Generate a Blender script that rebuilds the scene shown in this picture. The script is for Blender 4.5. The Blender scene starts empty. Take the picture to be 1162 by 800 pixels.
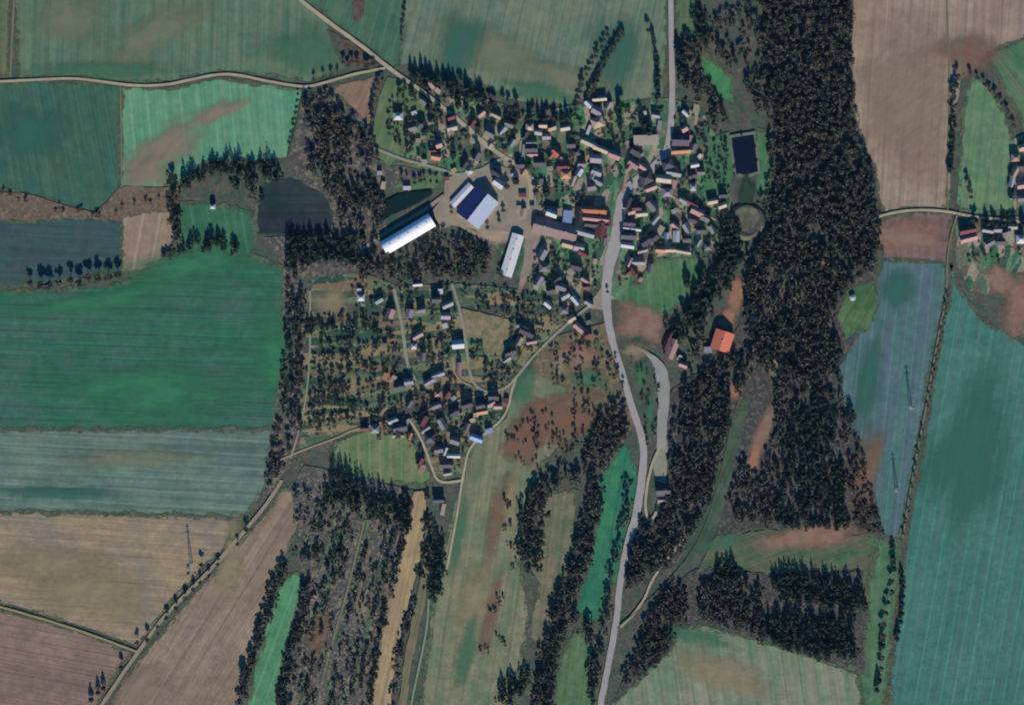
import bpy, math, random
import numpy as np
from mathutils import Vector, noise
random.seed(7); RNG = np.random.default_rng(7)
S = 1.25                                  # metres per photo pixel
def W(x, y): return ((x-581)*S, (400-y)*S)
C = bpy.context.scene.collection
HAZE_D = 0.6e-5
SUN_EL, SUN_AZ = 26.5, 174.0              # degrees; azimuth clockwise from north
K = 0.76                                  # display colour of a sunlit white surface, used to turn seen colours into albedo
def lin(c):
    c /= 255.0
    return c/12.92 if c <= .04045 else ((c+.055)/1.055)**2.4
TINT = (1.02, 1.0, 0.91)
def alb(rgb): return tuple(min(.9, lin(v)/K*t) for v, t in zip(rgb, TINT)) + (1,)

# ------------------------------------------------------------------ materials
class NT:
    def __init__(s, name):
        s.m = bpy.data.materials.new(name); s.m.use_nodes = True
        s.t = s.m.node_tree; s.b = s.t.nodes['Principled BSDF']
        s.out = s.t.nodes['Material Output']
        s.b.inputs['Roughness'].default_value = .92
        s.b.inputs['Specular IOR Level'].default_value = .12
    def n(s, typ, **kw):
        nd = s.t.nodes.new(typ)
        for k, v in kw.items():
            if k in nd.inputs: nd.inputs[k].default_value = v
            else: setattr(nd, k, v)
        return nd
    def l(s, a, b): s.t.links.new(a, b)
    def mix(s, fac, a, b, blend='MIX'):
        nd = s.t.nodes.new('ShaderNodeMix'); nd.data_type = 'RGBA'; nd.blend_type = blend
        for i, v in ((0, fac), (6, a), (7, b)):
            if hasattr(v, 'is_linked') or hasattr(v, 'links'): s.l(v, nd.inputs[i])
            else: nd.inputs[i].default_value = v
        return nd.outputs[2]
    def ramp(s, fac, lo, hi):
        nd = s.t.nodes.new('ShaderNodeMapRange'); nd.interpolation_type = 'SMOOTHSTEP'
        nd.inputs['From Min'].default_value = lo; nd.inputs['From Max'].default_value = hi
        s.l(fac, nd.inputs['Value']); return nd.outputs['Result']
    def coords(s, rot=0, sx=1, sy=1, off=None):
        g = s.n('ShaderNodeNewGeometry')
        r = s.n('ShaderNodeVectorRotate', rotation_type='Z_AXIS'); r.inputs['Angle'].default_value = -math.radians(rot)
        s.l(g.outputs['Position'], r.inputs['Vector'])
        mp = s.n('ShaderNodeMapping'); mp.inputs['Scale'].default_value = (sx, sy, 1)
        o = off if off is not None else random.uniform(-500, 500)
        mp.inputs['Location'].default_value = (o*.37, o*.71, 0)
        s.l(r.outputs[0], mp.inputs['Vector']); return mp.outputs[0]
    def noise(s, vec, scale, detail=3, rough=.55):
        nd = s.n('ShaderNodeTexNoise'); nd.inputs['Scale'].default_value = scale
        nd.inputs['Detail'].default_value = detail; nd.inputs['Roughness'].default_value = rough
        s.l(vec, nd.inputs['Vector']); return nd.outputs['Fac']

def mat_field(name, c1, c2, c3, rot=90, big=.012, streak=.5, mottle=.45, furrow=.1):
    """crop or soil: broad blotches of c1 and c2, streaks of c3 along the working direction"""
    t = NT(name)
    mean = [(a_+b_+c_)/3 for a_, b_, c_ in zip(c1, c2, c3)]
    c1, c2, c3 = (tuple(m_+(v_-m_)*1.9 for v_, m_ in zip(c_, mean)) for c_ in (c1, c2, c3))
    iso = t.coords()
    a = t.ramp(t.noise(iso, big, 5, .68), .36, .64)
    col = t.mix(a, alb(c1), alb(c2))
    sq = random.uniform(.05, .2)
    st = t.ramp(t.noise(t.coords(rot, random.uniform(.004, .012), sq), 1.0, random.choice((2, 4, 6)), .65), .42, .68)
    mul = t.n('ShaderNodeMath', operation='MULTIPLY'); mul.inputs[1].default_value = streak; t.l(st, mul.inputs[0])
    col = t.mix(mul.outputs[0], col, alb(c3))
    # tramlines and furrows
    fn = t.ramp(t.noise(t.coords(rot, .004, random.uniform(.25, .5)), 1.0, 2, .5), .3, .7)
    wv = t.n('ShaderNodeTexWave', wave_type='BANDS', bands_direction='Y'); wv.inputs['Scale'].default_value = 1
    wv.inputs['Distortion'].default_value = random.uniform(.3, 1.2); wv.inputs['Detail'].default_value = 1; wv.inputs['Detail Scale'].default_value = .3
    t.l(t.coords(rot, .02, .314/random.uniform(15, 26)), wv.inputs['Vector'])
    tram = t.ramp(wv.outputs['Fac'], .9, .99)
    tm_ = t.n('ShaderNodeMath', operation='MULTIPLY'); tm_.inputs[1].default_value = .3; t.l(tram, tm_.inputs[0])
    col = t.mix(tm_.outputs[0], col, alb([v*1.22 for v in c2]) if random.random() < .5 else alb([v*.75 for v in c1]))
    mr = t.n('ShaderNodeMapRange'); mr.inputs['To Min'].default_value = 1-furrow; mr.inputs['To Max'].default_value = 1+furrow
    t.l(fn, mr.inputs['Value'])
    fine = t.noise(iso, .07, 7, .78)
    mr2 = t.n('ShaderNodeMapRange'); mr2.inputs['From Min'].default_value = .25; mr2.inputs['From Max'].default_value = .75
    mr2.inputs['To Min'].default_value = 1-mottle*.5; mr2.inputs['To Max'].default_value = 1+mottle*.5
    t.l(fine, mr2.inputs['Value'])
    mm = t.n('ShaderNodeMath', operation='MULTIPLY'); t.l(mr.outputs[0], mm.inputs[0]); t.l(mr2.outputs[0], mm.inputs[1])
    v = t.n('ShaderNodeVectorMath', operation='SCALE'); t.l(col, v.inputs[0]); t.l(mm.outputs[0], v.inputs['Scale'])
    t.l(v.outputs[0], t.b.inputs['Base Color'])
    return t.m

def mat_rough(name, cols, scale=.05, fine=.5, rot=0, sx=1, sy=1):
    """rough ground: several colours in patches"""
    t = NT(name); iso = t.coords(rot, sx, sy)
    col = alb(cols[0])
    for i, c in enumerate(cols[1:]):
        f = t.ramp(t.noise(t.coords(rot, sx, sy), scale*(1+.7*i), 4, .65), .46, .58)
        col = t.mix(f, col, alb(c))
    n = t.noise(iso, .22, 5, .75)
    mr = t.n('ShaderNodeMapRange'); mr.inputs['From Min'].default_value = .25; mr.inputs['From Max'].default_value = .75
    mr.inputs['To Min'].default_value = 1-fine; mr.inputs['To Max'].default_value = 1+fine; t.l(n, mr.inputs['Value'])
    v = t.n('ShaderNodeVectorMath', operation='SCALE')
    if isinstance(col, tuple):
        v.inputs[0].default_value = col[:3]
    else: t.l(col, v.inputs[0])
    t.l(mr.outputs[0], v.inputs['Scale']); t.l(v.outputs[0], t.b.inputs['Base Color'])
    bp = t.n('ShaderNodeBump'); bp.inputs['Strength'].default_value = .5; bp.inputs['Distance'].default_value = .8
    t.l(n, bp.inputs['Height']); t.l(bp.outputs[0], t.b.inputs['Normal'])
    return t.m

def mat_plots(name, cols, rot, cx, cy):
    """garden plots: long cells, each with its own crop or soil colour"""
    t = NT(name)
    vec = t.coords(rot, cx, cy)
    w = t.n('ShaderNodeTexNoise'); w.inputs['Scale'].default_value = 1.3; t.l(vec, w.inputs['Vector'])
    va = t.n('ShaderNodeVectorMath', operation='MULTIPLY_ADD'); t.l(w.outputs['Color'], va.inputs[0])
    va.inputs[1].default_value = (.5, .5, 0); t.l(vec, va.inputs[2])
    vo = t.n('ShaderNodeTexVoronoi'); vo.inputs['Scale'].default_value = 1; t.l(va.outputs[0], vo.inputs['Vector'])
    sep = t.n('ShaderNodeSeparateColor'); t.l(vo.outputs['Color'], sep.inputs[0])
    cr = t.n('ShaderNodeValToRGB'); t.l(sep.outputs[0], cr.inputs[0])
    e = cr.color_ramp.elements; cr.color_ramp.interpolation = 'CONSTANT'
    e[0].color = alb(cols[0]); e[1].position = 1/len(cols); e[1].color = alb(cols[1])
    for i, c in enumerate(cols[2:]):
        k = e.new((i+2)/len(cols)); k.color = alb(c)
    bl = t.noise(t.coords(), .09, 4, .7)
    col = t.mix(t.ramp(bl, .55, .75), cr.outputs[0], alb((150, 142, 130)))
    n = t.noise(t.coords(), .35, 5, .75)
    mr = t.n('ShaderNodeMapRange'); mr.inputs['From Min'].default_value = .25; mr.inputs['From Max'].default_value = .75
    mr.inputs['To Min'].default_value = .55; mr.inputs['To Max'].default_value = 1.5; t.l(n, mr.inputs['Value'])
    v = t.n('ShaderNodeVectorMath', operation='SCALE'); t.l(col, v.inputs[0]); t.l(mr.outputs[0], v.inputs['Scale'])
    t.l(v.outputs[0], t.b.inputs['Base Color'])
    return t.m

def mat_patch(name, c1, c2, rot=0, sx=1, sy=1, dens=0.0):
    """ragged patch of other soil or grass; opacity falls off to its ragged rim"""
    t = NT(name)
    n1 = t.noise(t.coords(rot, sx, sy), .06, 5, .7)
    col = t.mix(t.ramp(n1, .4, .6), alb(c1), alb(c2))
    t.l(col, t.b.inputs['Base Color'])
    at = t.n('ShaderNodeAttribute', attribute_name='body')
    n2 = t.noise(t.coords(rot, sx, sy), .045, 5, .65)
    ad = t.n('ShaderNodeMath', operation='ADD'); t.l(at.outputs['Fac'], ad.inputs[0]); t.l(n2, ad.inputs[1])
    a = t.ramp(ad.outputs[0], .55-dens, 1.35-dens*2.2)
    mu = t.n('ShaderNodeMath', operation='MULTIPLY'); mu.inputs[1].default_value = .72+dens; mu.use_clamp = True; t.l(a, mu.inputs[0])
    t.l(mu.outputs[0], t.b.inputs['Alpha'])
    return t.m

def mat_road(name, c1, c2, c3=None):
    t = NT(name)
    n = t.noise(t.coords(), .05, 6, .75)
    col = t.mix(t.ramp(n, .35, .65), alb(c1), alb(c2))
    f = t.noise(t.coords(), .6, 4, .7)
    mr = t.n('ShaderNodeMapRange'); mr.inputs['To Min'].default_value = .78; mr.inputs['To Max'].default_value = 1.2; t.l(f, mr.inputs['Value'])
    v = t.n('ShaderNodeVectorMath', operation='SCALE'); t.l(col, v.inputs[0]); t.l(mr.outputs[0], v.inputs['Scale'])
    t.l(v.outputs[0], t.b.inputs['Base Color']); return t.m

def mat_foliage(name, c1, c2, c3):
    t = NT(name)
    g = t.n('ShaderNodeNewGeometry'); oi = t.n('ShaderNodeObjectInfo')
    at = t.n('ShaderNodeAttribute', attribute_name='tint')
    ad = t.n('ShaderNodeMath', operation='ADD'); t.l(at.outputs['Fac'], ad.inputs[0]); t.l(oi.outputs['Random'], ad.inputs[1])
    fr = t.n('ShaderNodeMath', operation='FRACT'); t.l(ad.outputs[0], fr.inputs[0])
    col = t.mix(fr.outputs[0], c1, c2)
    ri = t.ramp(g.outputs['Random Per Island'], .45, 1.0)
    col = t.mix(ri, col, c3)
    t.l(col, t.b.inputs['Base Color']); t.b.inputs['Roughness'].default_value = .8
    return t.m

def mat_plain(name, c, rough=.8, var=.25, metal=0, scale=.5, spec=.3):
    """c is the real base colour (linear)"""
    t = NT(name); t.b.inputs['Roughness'].default_value = rough; t.b.inputs['Metallic'].default_value = metal
    t.b.inputs['Specular IOR Level'].default_value = spec
    tc = t.n('ShaderNodeTexCoord'); oi = t.n('ShaderNodeObjectInfo')
    n = t.noise(tc.outputs['Object'], scale, 4, .7)
    a = t.n('ShaderNodeMath', operation='MULTIPLY_ADD'); t.l(n, a.inputs[0]); a.inputs[1].default_value = var*1.6; a.inputs[2].default_value = 1-var*.8-var*.35
    b = t.n('ShaderNodeMath', operation='MULTIPLY_ADD'); t.l(oi.outputs['Random'], b.inputs[0]); b.inputs[1].default_value = var*.7; t.l(a.outputs[0], b.inputs[2])
    v = t.n('ShaderNodeVectorMath', operation='SCALE'); v.inputs[0].default_value = c; t.l(b.outputs[0], v.inputs['Scale'])
    t.l(v.outputs[0], t.b.inputs['Base Color']); return t.m

def mat_roof(name, c, rough=.75, row=3.0, spec=.3):
    """roof covering with courses, lichen and worn patches"""
    t = NT(name); t.b.inputs['Roughness'].default_value = rough; t.b.inputs['Specular IOR Level'].default_value = spec
    tc = t.n('ShaderNodeTexCoord'); oi = t.n('ShaderNodeObjectInfo')
    wv = t.n('ShaderNodeTexWave', wave_type='BANDS', bands_direction='Y'); wv.inputs['Scale'].default_value = row
    t.l(tc.outputs['Object'], wv.inputs['Vector'])
    n = t.noise(tc.outputs['Object'], .5, 5, .75)
    a = t.n('ShaderNodeMath', operation='MULTIPLY_ADD'); t.l(n, a.inputs[0]); a.inputs[1].default_value = .55; a.inputs[2].default_value = .6
    b = t.n('ShaderNodeMath', operation='MULTIPLY_ADD'); t.l(oi.outputs['Random'], b.inputs[0]); b.inputs[1].default_value = .3; t.l(a.outputs[0], b.inputs[2])
    d = t.n('ShaderNodeMath', operation='MULTIPLY_ADD'); t.l(wv.outputs['Fac'], d.inputs[0]); d.inputs[1].default_value = .08; t.l(b.outputs[0], d.inputs[2])
    v = t.n('ShaderNodeVectorMath', operation='SCALE'); v.inputs[0].default_value = c; t.l(d.outputs[0], v.inputs['Scale'])
    li = t.ramp(t.noise(tc.outputs['Object'], 1.1, 4, .7), .6, .72)
    col = t.mix(li, v.outputs[0], (c[0]*.6+.02, c[1]*.65+.02, c[2]*.6+.015, 1))
    t.l(col, t.b.inputs['Base Color'])
    return t.m

# ------------------------------------------------------------------ tags and links
def tag(o, label=None, cat=None, group=None, kind=None):
    if label: o['label'] = label
    if cat: o['category'] = cat
    if group: o['group'] = group
    if kind: o['kind'] = kind
    return o
def link(name, me, m=None, parent=None):
    o = bpy.data.objects.new(name, me); C.objects.link(o)
    if m is not None and me is not None:
        me.materials.append(m)
    if parent: o.parent = parent
    return o
def mesh(name, vs, fs):
    me = bpy.data.meshes.new(name); me.from_pydata(vs, [], fs); me.update(); return me

ZL = [0.10]
def zn(step=.009):
    ZL[0] += .009; return ZL[0]

def densify(pts, step=9, jit=1.2, closed=True, seed=0):
    out = []; n = len(pts)
    rng = random.Random(seed or hash(tuple(pts)) % 99991)
    for i in range(n if closed else n-1):
        a, b = pts[i], pts[(i+1) % n]
        d = math.hypot(b[0]-a[0], b[1]-a[1]); k = max(1, int(d/step))
        for j in range(k):
            f = j/k; x = a[0]+(b[0]-a[0])*f; y = a[1]+(b[1]-a[1])*f
            if j: x += rng.uniform(-jit, jit); y += rng.uniform(-jit, jit)
            out.append((x, y))
    if not closed: out.append(pts[-1])
    return out
def smooth(pts, k=2):
    for _ in range(k):
        q = [pts[0]]
        for a, b in zip(pts, pts[1:]):
            q += [(a[0]*.75+b[0]*.25, a[1]*.75+b[1]*.25), (a[0]*.25+b[0]*.75, a[1]*.25+b[1]*.75)]
        q.append(pts[-1]); pts = q
    return pts

def area(name, pts, m, label, cat='field', jit=1.0, step=9):
    """a stretch of ground as a thin sheet; pts in photo pixels"""
    from mathutils.geometry import tessellate_polygon
    p = densify(pts, step, jit)
    z = zn()
    v = [Vector((*W(x, y), 0)) for x, y in p]
    tris = tessellate_polygon([v])
    me = mesh(name, [(q.x, q.y, 0) for q in v], [tuple(t) for t in tris])
    # faces up
    import bmesh
    bm = bmesh.new(); bm.from_mesh(me); bm.normal_update()
    for f in bm.faces:
        if f.normal.z < 0: f.normal_flip()
    bm.to_mesh(me); bm.free()
    o = link(name, me, m); o.location.z = z
    tag(o, label, cat, None, 'structure'); return o

def patch(name, x, y, rx, ry, rot, m, label, cat='ground', wob=.25):
    if ry > rx and rot > 5: rot = -12
    n, rings = 40, 7
    cx, cy = W(x, y); r0 = math.radians(rot); ph = random.uniform(0, 99)
    vs = [(0, 0, 0)]; at = [1.0]; fs = []
    for k in range(1, rings+1):
        for i in range(n):
            a = 2*math.pi*i/n
            w = 1 + wob*2*noise.noise(Vector((math.cos(a)*1.3, math.sin(a)*1.3, ph)))
            u = rx*S*math.cos(a)*w*k/rings; v = ry*S*math.sin(a)*w*k/rings
            vs.append((u*math.cos(r0)-v*math.sin(r0), u*math.sin(r0)+v*math.cos(r0), 0)); at.append(1-k/rings)
    for i in range(n): fs.append((0, 1+i, 1+(i+1) % n))
    for k in range(rings-1):
        for i in range(n):
            a = 1+k*n+i; b = 1+k*n+(i+1) % n
            fs.append((a, a+n, b+n, b))
    me = mesh(name, vs, fs)
    ca = me.attributes.new('body', 'FLOAT', 'POINT'); ca.data.foreach_set('value', at)
    o = link(name, me, m); o.location = (cx, cy, zn())
    tag(o, label, cat, None, 'structure'); return o

def ribbon(name, pts, width, m, label, cat='road', sm=2, step=5, jit=.3, kind='structure', h=0):
    """width in metres, one value or one per point"""
    ws = width if isinstance(width, (list, tuple)) else [width]*len(pts)
    P = smooth([(x, y) for x, y in pts], sm); Q = smooth([(w, 0) for w in ws], sm)
    rng = random.Random(len(name)+int(pts[0][0]))
    vs = []; fs = []
    for i, (p, q) in enumerate(zip(P, Q)):
        a = P[max(0, i-1)]; b = P[min(len(P)-1, i+1)]
        tx, ty = (b[0]-a[0]), -(b[1]-a[1]); L = math.hypot(tx, ty) or 1; nx, ny = -ty/L, tx/L
        x, y = W(*p); w = q[0]/2
        wl = w*(1+rng.uniform(-jit, jit)*.35); wr = w*(1+rng.uniform(-jit, jit)*.35)
        vs += [(x-nx*wl, y-ny*wl, 0), (x+nx*wr, y+ny*wr, 0)]
    for i in range(len(P)-1): fs.append((2*i, 2*i+1, 2*i+3, 2*i+2)[::-1])
    me = mesh(name, vs, fs)
    import bmesh
    bm = bmesh.new(); bm.from_mesh(me); bm.normal_update()
    for f in bm.faces:
        if f.normal.z < 0: f.normal_flip()
    bm.to_mesh(me); bm.free()
    o = link(name, me, m); o.location.z = zn()
    tag(o, label, cat, None, kind); return o

# ================================================================== GROUND
M_base = mat_rough('valley_floor', [(74, 86, 76), (92, 94, 80), (60, 80, 68), (84, 80, 76)], .035, .4)
n = 2; R = 7000
g = link('ground', mesh('ground', [(-R, -R, 0), (R, -R, 0), (R, R, 0), (-R, R, 0)], [(0, 1, 2, 3)]), M_base)
tag(g, 'rough grassy open land under the fields and village', 'ground', None, 'structure')

FL = dict
fields = [
 # name, polygon, colours, streak direction, label
 ('field', [(14,-90),(335,-90),(372,26),(385,60),(392,78),(350,93),(300,86),(255,80),(215,88),(180,93),(150,94),(110,88),(60,86),(22,90)],
  (86,112,92),(96,116,92),(102,118,96), 88, 'grey-green crop field above the pale winding track, top left'),
 ('field', [(-120,-90),(10,-90),(10,88),(-120,90)], (88,100,74),(96,102,78),(84,92,70), 88, 'narrow olive field strip at the top left corner'),
 ('field', [(-120,97),(60,93),(110,96),(136,100),(136,228),(108,240),(70,232),(30,218),(-120,205)],
  (58,96,82),(64,96,78),(72,102,86), 100, 'dark teal square field below the winding track at left'),
 ('field', [(138,100),(190,102),(220,96),(250,89),(300,97),(346,102),(328,178),(300,182),(230,182),(205,210),(150,215),(138,210)],
  (86,138,108),(96,140,110),(104,140,112), 95, 'bright green field with a bare brown patch'),
 ('field', [(-120,250),(40,252),(80,246),(137,252),(137,308),(60,322),(-120,322)],
  (56,82,82),(60,80,80),(62,90,80), 178, 'dark slate-green field north of the tree row at left'),
 ('field', [(139,246),(160,242),(190,238),(198,262),(195,282),(175,298),(150,312),(139,308)],
  (138,120,104),(144,126,110),(140,116,104), 80, 'small tan stubble field west of the copse'),
 ('field', [(-120,332),(70,330),(140,322),(175,305),(210,288),(250,287),(290,292),(322,305),(322,350),(318,400),(316,450),(308,487),(-120,487)],
  (50,98,78),(60,100,84),(50,108,82), 178, 'large deep green meadow on the west side'),
 ('field', [(-120,488),(308,488),(304,540),(290,572),(276,586),(150,582),(-120,578)],
  (88,110,100),(98,118,106),(84,102,94), 177, 'grey-green field strip south of the deep green meadow'),
 ('field', [(-120,580),(150,584),(274,588),(250,625),(220,655),(190,690),(158,733),(110,716),(60,699),(0,683),(-120,660)],
  (136,122,106),(146,128,104),(130,114,102), 176, 'wide tan stubble field at lower left'),
 ('field', [(-120,668),(0,692),(60,708),(110,724),(150,741),(125,775),(100,820),(-120,900)],
  (124,104,94),(132,110,98),(118,98,90), 170, 'reddish brown ploughed field in the bottom left corner'),
 ('field', [(305,580),(318,556),(338,556),(336,600),(318,655),(300,700),(285,745),(268,800),(262,900),(90,900),(130,790),(165,740),(210,686),(270,618)],
  (132,114,98),(138,120,104),(124,106,96), 58, 'long brown ploughed field right of the diagonal track'),
 ('meadow', [(322,655),(335,650),(343,655),(340,690),(322,750),(310,830),(278,830),(285,780),(300,720)],
  (78,124,92),(84,134,98),(92,126,96), 70, 'narrow bright green meadow between two dark tree lines'),
 ('field', [(345,-90),(460,-90),(458,40),(452,80),(430,62),(400,40),(372,22),(350,2)],
  (64,100,80),(72,104,82),(58,96,80), 75, 'green strip field right of the diagonal road at the top'),
 ('field', [(462,-90),(755,-90),(756,60),(752,110),(735,118),(700,118),(660,112),(640,120),(600,116),(575,112),(540,92),(500,78),(455,74),(456,40)],
  (98,116,98),(108,120,100),(84,110,96), 78, 'broad green field north of the village'),
 ('field', [(972,-90),(1280,-90),(1280,10),(1162,42),(1120,62),(1090,90),(1082,140),(1078,200),(1076,236),(1040,236),(1005,240),(998,232),(992,190),(975,150),(968,110),(964,60)],
  (142,122,108),(148,130,114),(134,116,106), 86, 'big tan ploughed field at the top right'),
 ('field', [(998,252),(1010,245),(1040,241),(1080,243),(1076,270),(1073,297),(1035,295),(1003,292),(1000,270)],
  (116,94,92),(122,100,94),(106,86,86), 92, 'small reddish brown field below the curved track'),
 ('field', [(1003,294),(1035,297),(1073,299),(1073,330),(1060,390),(1048,460),(1035,530),(1020,612),(1000,608),(992,560),(975,500),(952,440),(948,412),(965,395),(988,350)],
  (72,102,102),(80,106,108),(70,110,102), 84, 'blue-green field west of the thin hedge line'),
 ('field', [(1079,300),(1090,330),(1110,360),(1162,392),(1280,460),(1280,920),(1005,920),(1010,780),(1020,700),(1028,620),(1040,560),(1055,470),(1066,400),(1078,340)],
  (64,110,100),(70,114,104),(76,106,104), 80, 'huge teal-green field filling the lower right'),
 ('meadow', [(1086,240),(1090,180),(1094,120),(1102,88),(1115,92),(1135,120),(1150,160),(1146,215),(1152,240),(1115,244)],
  (92,124,94),(104,132,98),(96,116,92), 84, 'pale green paddock west of the eastern hamlet'),
 ('field', [(1120,64),(1165,44),(1290,0),(1290,260),(1165,150),(1140,100)],
  (82,116,88),(74,112,84),(104,112,90), 128, 'striped green field at the right edge'),
 ('field', [(762,738),(775,712),(800,710),(840,722),(900,738),(972,765),(980,800),(985,920),(640,920),(692,802),(715,780)],
  (112,126,104),(122,130,108),(98,126,100), 98, 'olive field at the bottom centre right'),
 ('meadow', [(1000,612),(1022,614),(1020,660),(1012,720),(1004,800),(1000,900),(972,900),(978,760),(985,700),(984,640)],
  (70,104,78),(82,112,84),(88,120,84), 86, 'narrow green meadow strip beside the huge teal field'),
 ('meadow', [(568,470),(590,440),(600,420),(640,430),(690,450),(680,470),(620,520),(600,560),(590,640),(600,700),(590,760),(570,900),(462,900),(478,800),(488,720),(495,650),(520,560),(532,512)],
  (108,118,92),(122,122,98),(92,114,88), 82, 'olive valley meadow with reddish worn patches'),
 ('meadow', [(706,503),(716,512),(722,530),(722,560),(712,600),(704,640),(695,672),(682,705),(666,708),(655,690),(668,640),(678,580),(674,550),(690,530)],
  (46,110,86),(56,116,88),(52,102,88), 80, 'vivid green meadow between the brook trees and the main road'),
 ('meadow', [(655,715),(672,735),(676,780),(670,840),(620,840),(632,770),(645,725)],
  (82,112,80),(92,116,84),(72,104,76), 84, 'green grass wedge left of the main road at the bottom'),
 ('meadow', [(620,560),(655,556),(650,620),(636,690),(615,740),(600,720),(612,660),(600,640)],
  (104,108,86),(116,112,92),(88,104,82), 84, 'tan riverside grass between two woods'),
 ('field', [(298,207),(330,202),(355,210),(376,226),(380,250),(378,266),(340,268),(292,266),(290,240)],
  (38,52,58),(48,58,62),(46,46,62), 0, 'very dark ploughed plot between the copses'),
 ('field', [(388,96),(430,86),(434,88),(424,115),(420,140),(408,142),(398,125),(380,108),(360,102)],
  (128,106,90),(122,108,86),(134,112,94), 62, 'small tan field in the fork of the two tracks'),
 ('meadow', [(440,88),(455,92),(475,105),(490,120),(470,140),(455,180),(440,190),(426,170),(424,140),(430,110)],
  (84,108,78),(92,112,82),(76,112,84), 70, 'olive grass strip beside the diagonal lane'),
 ('meadow', [(800,160),(828,150),(832,200),(822,222),(800,226),(795,200)],
  (66,106,76),(72,112,80),(80,110,84), 90, 'green paddock left of the rectangular pond'),
 ('meadow', [(858,150),(872,150),(874,200),(866,230),(858,215)],
  (66,112,80),(82,118,84),(70,104,80), 86, 'thin green bank right of the rectangular pond'),
 ('meadow', [(742,294),(775,290),(800,292),(800,320),(775,345),(745,362),(712,356),(698,340),(702,318),(725,322)],
  (68,108,74),(80,112,80),(58,102,74), 95, 'green paddock east of the main road'),
 ('meadow', [(200,232),(245,232),(285,240),(292,268),(284,290),(210,284),(202,260)],
  (54,98,74),(60,104,80),(50,90,72), 100, 'small green clearing with a white hut'),
 ('meadow', [(428,180),(500,192),(510,205),(495,215),(440,216),(425,205)],
  (82,110,82),(92,114,84),(74,104,78), 95, 'pale green orchard grass north of the green pond'),
 ('meadow', [(385,500),(420,488),(465,492),(480,520),(492,545),(480,552),(440,548),(400,540),(375,515)],
  (94,116,80),(104,120,84),(72,118,76), 90, 'light green grass at the southwest edge of the settlement'),
 ('meadow', [(804,560),(824,505),(842,455),(852,448),(840,500),(824,560),(812,610),(790,640),(775,640),(785,600)],
  (62,82,68),(74,90,74),(54,78,66), 66, 'green ride between the eastern woods'),
 ('meadow', [(812,610),(870,600),(990,610),(984,645),(870,650),(812,640),(790,650)],
  (92,96,76),(76,94,72),(108,94,80), 20, 'rough grass clearing south of the eastern wood'),
 ('meadow', [(980,600),(1000,612),(990,640),(978,700),(974,760),(960,760),(978,690)],
  (74,100,72),(86,108,78),(70,92,70), 86, 'green track verge beside the small conifer blocks'),
 ('meadow', [(962,330),(990,318),(996,345),(985,372),(960,385),(950,360)],
  (66,98,66),(80,108,74),(60,88,64), 60, 'green glade with a white hut at the forest edge'),
 ('meadow', [(792,50),(800,62),(832,90),(833,118),(822,112),(800,86)],
  (66,122,80),(72,130,84),(64,110,80), 50, 'bright green triangle of grass by the brook'),
 ('meadow', [(765,-90),(795,-90),(792,40),(768,42)],
  (82,104,76),(74,100,74),(96,104,82), 90, 'green strip right of the main road at the top'),
 ('meadow', [(530,338),(600,338),(585,372),(530,350)],
  (78,98,74),(88,104,80),(70,92,72), 10, 'grass above the open building plots'),
]
def lay_field(i, f):
    nm, poly, c1, c2, c3, rot, lab = f
    big = .012 if nm == 'field' else .03
    m = mat_field(f'{nm}_ground_{i}', c1, c2, c3, rot, big, .6, .62, .1 if nm == 'field' else .05)
    area(nm, poly, m, lab, nm, 1.3, 6)
LATE = ('green ride', 'green glade', 'narrow tan', 'grass strip beside the diagonal', 'green paddock left', 'rough grass clearing')
for i, f in enumerate(fields):
    if not any(k in f[6] for k in LATE): lay_field(i, f)

def mat_verge(name, c1, c2):
    t = NT(name)
    n = t.noise(t.coords(), .11, 5, .7)
    t.l(t.mix(t.ramp(n, .4, .6), alb(c1), alb(c2)), t.b.inputs['Base Color'])
    t.l(t.ramp(t.noise(t.coords(), .035, 6, .75), .47, .56), t.b.inputs['Alpha']); return t.m
M_verge = mat_verge('grassy_verge', (96,104,82), (66,84,66))
M_verge2 = mat_verge('weedy_verge', (78,90,70), (94,92,76))
for i, (nm, poly, c1, c2, c3, rot, lab) in enumerate(fields):
    p_ = densify(poly, 9, 1.4, True, 5+i)+[poly[0]]
    ribbon('verge', p_, 6.5 if nm == 'field' else 7.5, (M_verge, M_verge2)[i % 2], 'ragged weedy edge of the '+lab, 'verge', 1, jit=1.2)

# village ground: garden plots
VC = [(74,98,78),(58,100,74),(100,104,88),(72,116,84),(96,86,78),(136,130,114),(50,84,68),(146,134,114),(66,84,74),(92,122,92)]
M_gard = mat_plots('garden_plots', VC, 72, .05, .11)
M_gard2 = mat_plots('garden_plots_flat', [(72,92,74),(96,96,76),(54,80,66),(132,118,90),(70,76,72),(98,108,82),(50,74,64),(118,100,82),(84,110,84)], 3, .017, .13)
area('village_ground', [(495,110),(540,110),(600,128),(660,118),(752,112),(792,118),(815,160),(830,225),(826,262),(800,290),(742,292),(700,340),(640,336),(600,330),(560,275),(505,200),(455,180),(470,140)],
     M_gard, 'gardens and yards of the northern part of the village', 'ground')
area('village_ground', [(345,318),(395,300),(450,325),(520,322),(600,330),(640,335),(655,360),(610,400),(585,440),(575,475),(545,500),(525,540),(500,545),(460,490),(400,490),(340,512),(340,440),(346,380)],
     M_gard2, 'gardens and allotments of the southwestern settlement', 'ground')
area('village_ground', [(1084,246),(1120,248),(1170,246),(1280,250),(1280,300),(1150,310),(1125,335),(1100,330),(1085,300)],
     M_gard, 'gardens of the eastern hamlet', 'ground')
area('village_ground', [(1146,160),(1170,150),(1280,150),(1280,240),(1152,240),(1146,215)], M_gard, 'gardens at the right edge of the picture', 'ground')
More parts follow.
